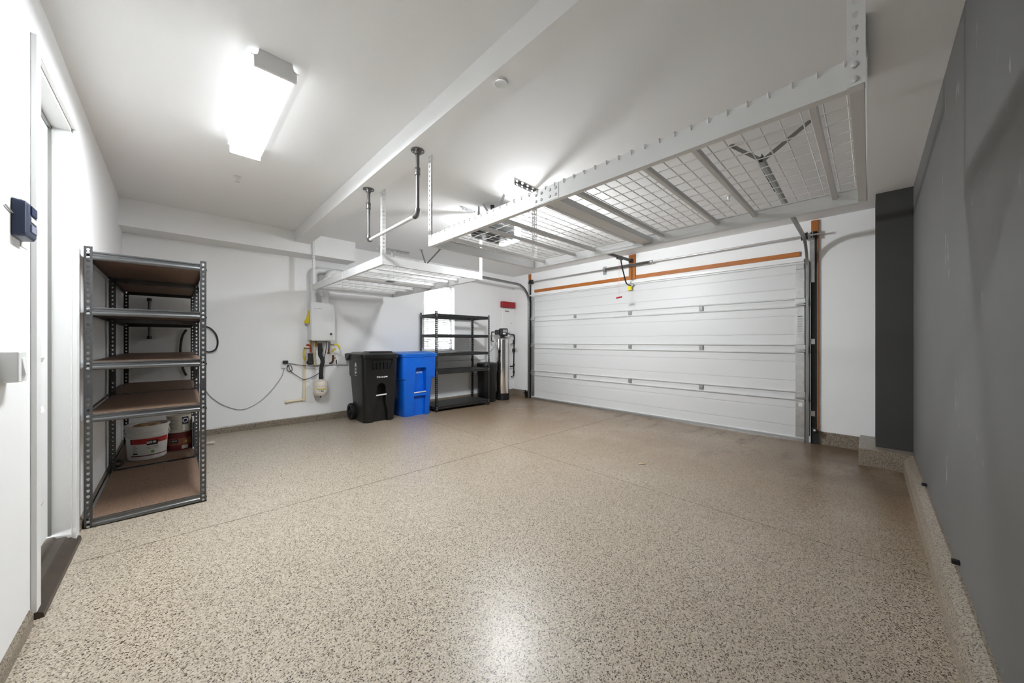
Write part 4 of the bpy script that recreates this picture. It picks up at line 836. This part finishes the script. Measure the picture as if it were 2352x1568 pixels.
# ---------------------------------------------------------------- trash bins
def bin_(name, x0, x1, y0, y1, body, lid, lab, style):
    zf = fz((x0 + x1) / 2); t = thing('trash_bin', ((x0 + x1) / 2, (y0 + y1) / 2, zf), lab, 'trash bin')
    cx = (x0 + x1) / 2; L = x1 - x0
    if style == 'black':
        secs = [(zf, x0 + .055, x1 - .045, y0 + .055, y1 - .14, .07), (zf + .02, x0 + .045, x1 - .038, y0 + .048, y1 - .13, .07), (.66, x0 + .012, x1 - .012, y0 + .015, y1 - .07, .07), (.70, x0 + .008, x1 - .010, y0 + .012, y1 - .012, .07),
                (.98, x0 + .004, x1 - .004, y0 + .004, y1 - .004, .065), (.985, x0 - .012, x1 + .012, y0 - .012, y1 + .006, .07), (1.025, x0 - .012, x1 + .012, y0 - .012, y1 + .006, .07)]
        gr = MB().prism([(cx - .20, .965), (cx - .145, .80), (cx + .145, .80), (cx + .20, .965)], lambda p, q, k: (p, k, q), y0 - .02, y0 + .036)
        px = cx + .01; ar = [(px - .075, .35), (px - .075, .50)] + [(px + .075 * math.cos(math.radians(a)), .50 + .085 * math.sin(math.radians(a))) for a in range(160, 10, -25)] + [(px + .075, .50), (px + .075, .35)]
        pk = MB().prism(ar, lambda p, q, k: (p, k, q), y0 - .05, y0 + .16)
        ch = MB().prism([(px - .12, zf - .02), (px - .12, .12), (px - .075, .26), (px - .075, .36), (px + .075, .36), (px + .075, .26), (px + .115, .12), (px + .115, zf - .02)], lambda p, q, k: (p, k, q), y0 - .05, y0 + .10)
        cutters = [gr, ch, pk]; barz, bw, by = .392, .085, y0 + .028
    else:
        secs = [(zf, x0 + .055, x1 - .10, y0 + .07, y1 - .14, .07), (zf + .02, x0 + .048, x1 - .094, y0 + .062, y1 - .13, .07), (.585, x0 + .030, x1 - .078, y0 + .022, y1 - .07, .07), (.61, x0 + .006, x1 - .012, y0 + .012, y1 - .012, .07),
                (.98, x0 + .002, x1 - .002, y0 + .002, y1 - .004, .065), (.985, x0 - .012, x1 + .010, y0 - .012, y1 + .006, .07), (1.015, x0 - .012, x1 + .010, y0 - .012, y1 + .006, .07)]
        px = cx + .01
        pk = MB().prism([(px - .125, .34), (px - .10, .78), (px - .09, .795), (px + .095, .795), (px + .105, .78), (px + .115, .34)], lambda p, q, k: (p, k, q), y0 - .05, y0 + .12)
        ch = MB().prism([(px - .10, zf - .02), (px - .115, .30), (px + .11, .30), (px + .10, zf - .02)], lambda p, q, k: (p, k, q), y0 - .05, y0 + .105)
        cutters = [pk, ch]; barz, bw, by = .36, .118, y0 + .045
    bo = cut(MB().loft(secs), 'bin_body', body, t, cutters, True)
    MB().tube([(px - bw, by, barz - .004), (px + bw, by, barz + .004)], .012, 12).build('catch_bar', 'bar_silver', t, True)
    if style == 'black':
        for k in range(5):
            x = cx - .115 + k * .0575; MB().box(x - .006, x + .006, y0 + .006, y0 + .034, .806, .925, .003).build('front_rib', body, bo)
    z1 = secs[-1][0]
    MB().loft([(z1, x0 - .02, x1 + .018, y0 - .022, y1 + .01, .075), (z1 + .022, x0 - .018, x1 + .016, y0 - .020, y1 + .01, .075), (z1 + .035, x0 + .01, x1 - .012, y0 + .02, y1 - .02, .075), (z1 + .052, x0 + .05, x1 - .05, y0 + .08, y1 - .07, .07)]).build('lid', lid, t, True)
    if style == 'black': MB().loft([(z1 + .03, cx - .19, cx + .25, y0 + .03, y0 + .36, .05), (z1 + .066, cx - .16, cx + .22, y0 + .06, y0 + .33, .05)]).build('lid_hump', lid, t, True)
    else: MB().loft([(z1 + .034, cx - .22, cx + .24, y0 + .05, y0 + .30, .05), (z1 + .058, cx - .18, cx + .20, y0 + .09, y0 + .27, .05)]).build('lid_hump', lid, t, True)
    # rear handle
    mb = MB().tube([(x0 + .05, y1 + .035, z1 - .005), (x1 - .05, y1 + .035, z1 - .005)], .014, 10)
    for x in (x0 + .06, x1 - .06, cx): mb.box(x - .02, x + .02, y1 - .03, y1 + .035, z1 - .05, z1 + .012)
    mb.build('rear_handle', body, t)
    if style == 'black': MB().prism([(y1 - .20, z1 + .015), (y1 - .02, z1 - .09), (y1 + .03, z1 - .045), (y1 + .045, z1 + .02), (y1 - .1, z1 + .035)], lambda p, q, k: (k, p, q), x0 - .03, x0 + .02).build('handle_wing', body, t)
    # wheels
    for x, s in ((x0 + .035, -1), (x1 - (.035 if style == 'black' else .12), 1)):
        yw, zw, rw = y1 - .125, zf + .135, .135; xa = x - s * .012
        wl = MB().lathe([(.085, 0), (rw - .008, 0), (rw, .008), (rw, .047), (rw - .008, .055), (.085, .055)], (xa if s > 0 else xa - .055, yw, zw), 32, 'x', True).build('wheel', 'black_matte', t, True)
        hb = MB().lathe([(.001, .006), (.03, .006), (.03, .049), (.001, .049)], (xa if s > 0 else xa - .055, yw, zw), 16, 'x')
        for k in range(8):
            a = k * math.pi / 4; d = Vector((0, math.cos(a), math.sin(a))); xc = (xa if s > 0 else xa - .055)
            hb.tube([Vector((xc + .027, yw, zw)) + d * .02, Vector((xc + .027, yw, zw)) + d * .095], .011, 6)
        hb.build('hub', 'black_plastic', wl)
    MB().tube([(x0 + .05, y1 - .125, zf + .135), (x1 - .14, y1 - .125, zf + .135)], .010, 8).build('axle', 'steel_dark', t)
    return t, px, bo
b1, px1, bo1 = bin_('b', 2.062, 2.652, 5.440, 6.100, 'black_plastic', 'black_plastic', 'black wheeled trash bin against the heater wall', 'black')
text('9795 1512048', .037, 'print_white', b1, lambda x, y: (px1 + .01 + x, 5.440 + .0165 - (.70 - .685) * 0 - .004, .682 + y), bold=.0012, cond=.82)
p0 = lambda x, y: (2.062 + .006, 5.72 - x, .80 + y)
mb = MB(); lw = lambda pts: mb.add([(2.0645 + .001, 5.74 - a, .70 + b) for a, b in pts], [tuple(range(len(pts)))])
lw([(-.010, .205), (0, .226), (.010, .205)]); lw([(-.035, .19), (-.012, .205), (.012, .205), (.035, .19), (.03, .13), (.014, .15), (-.014, .15), (-.03, .13)]); lw([(-.03, .125), (-.004, .125), (-.008, .085), (-.028, .085)]); lw([(.004, .125), (.03, .125), (.028, .085), (.008, .085)]); lw([(-.045, .07), (.045, .07), (.03, .035), (-.03, .035)]); lw([(-.05, .012), (.05, .012), (.05, .005), (-.05, .005)])
mb.build('recycling_mark', 'print_white', b1)
b2, px2, bo2 = bin_('b', 2.735, 3.402, 5.462, 6.110, 'blue_plastic', 'blue_lid', 'blue wheeled recycling bin between the black bin and the empty shelf', 'blue')
text('AS017181', .044, 'print_white', b2, lambda x, y: (px2 + .026 + x, 5.462 + .1195, .70 + y), bold=.0012, cond=.66)

# ---------------------------------------------------------------- left wall fittings
oc = thing('opener_control', (XL, 2.42, 1.66), 'dark grey door opener control mounted on the wall left of the entry door', 'wall control')
def LW(u, v, d): return on_x(u, v, XL + d)
ya, yb_ = 2.325, 2.475; za, zb_ = 1.665, 1.815
ct_ = MB().loft([(0, ya, yb_ - .01, za, zb_, .012), (.030, ya + .004, yb_ - .014, za + .004, zb_ - .004, .014), (.036, ya + .012, yb_ - .022, za + .012, zb_ - .012, .014)]); ct_.v = [(XL + .002 + z, x, y) for x, y, z in ct_.v]; ct_ = ct_.build('control_body', 'slate_plastic', oc, True)
MB().box(XL + .037, XL + .042, 2.37, 2.445, 1.695, 1.725, .002).build('button', 'silver_plastic', ct_); MB().box(XL + .037, XL + .041, 2.37, 2.445, 1.735, 1.755, .002).build('button', 'cord_white', ct_); MB().box(XL + .037, XL + .042, 2.37, 2.445, 1.765, 1.80, .002).build('button', 'navy_plastic', ct_)
cd = MB().box(XL, XL + .002, 2.44, 2.532, 1.645, 1.84).build('instruction_card', 'card_clear', oc); MB().box(XL + .002, XL + .004, 2.44, 2.53, 1.805, 1.84).build('card_heading', 'yellow_plastic', cd)
MB().tube([(XL + .004, ya + .02, 1.75), (XL + .004, 2.25, 1.762)], .003, 6).build('wire', 'cord_grey', oc)
sw = thing('light_switch', (XL, 2.25, 1.09), 'white rocker light switch at the left edge beside the door casing', 'switch')
MB().box(XL, XL + .045, 2.19, 2.285, 1.098, 1.212, .004).build('switch_box', 'trim_white', sw)
MB().hexa([(XL + .045, 2.22, 1.12), (XL + .045, 2.262, 1.12), (XL + .045, 2.262, 1.19), (XL + .045, 2.22, 1.19), (XL + .054, 2.224, 1.124), (XL + .054, 2.258, 1.124), (XL + .047, 2.258, 1.186), (XL + .047, 2.224, 1.186)]).build('rocker', 'trim_white', sw)
# ---------------------------------------------------------------- small things
for (u, v), lab in (((2120, 1113), 'small black bolt end sticking out of the grey wall near the pillar'), ((2190, 1289), 'small black bolt end sticking out of the grey wall nearer the camera')):
    q = on_y(u, v, YG + .02); z = max(q.z, .11)
    tag(MB().box(q.x - .012, q.x + .012, YG - .002, YG + .028, z - .010, z + .012, .004).build('wall_bolt', 'black_matte'), lab, 'bolt')
st = thing('slotted_strip', (.24, 5.72, fz(.24)), 'white slotted metal strip lying on the floor beside the corner shelf', 'bracket')
MB().perf((.16, 5.690, fz(.2) + .001), (0, 1, 0), (0, 0, 1), .05, .185, .031, .004, .006, (1, 0, 0)).build('strip', 'steel_white', st)
tag(MB().tube([(.15, 5.60, fz(.15) + .005), (.335, 5.60, fz(.3) + .005)], .004, 6).build('floor_stick', 'copper'), 'thin dark rod lying on the floor beside the corner shelf', 'rod')
for k, ((u, v), lab) in enumerate((((1193, 938), 'tan dry leaf on the floor nearest the softener'), ((1221, 930), 'tan dry leaf in the floor stain by the garage door corner'), ((1231, 929.5), 'small tan dry leaf beside another in the floor stain'), ((1475, 1065), 'tiny pale leaf on the open floor before the garage door'))):
    q = on_f(u, v); s = .05 if k == 0 else .03
    mb = MB(); pts = [(math.cos(t) * s * 1.4, math.sin(t) * s * .5) for t in [i * math.pi / 4 for i in range(8)]]
    mb.add([(q.x + a * .7 + b * .7, q.y - a * .7 + b * .7, fz(q.x) + .002 + .010 * abs(b) / s) for a, b in pts] + [(q.x, q.y, fz(q.x) + .012)], [(i, (i + 1) % 8, 8) for i in range(8)])
    lf = tag(mb.build('dry_leaf', 'leaf_tan'), lab, 'leaf')
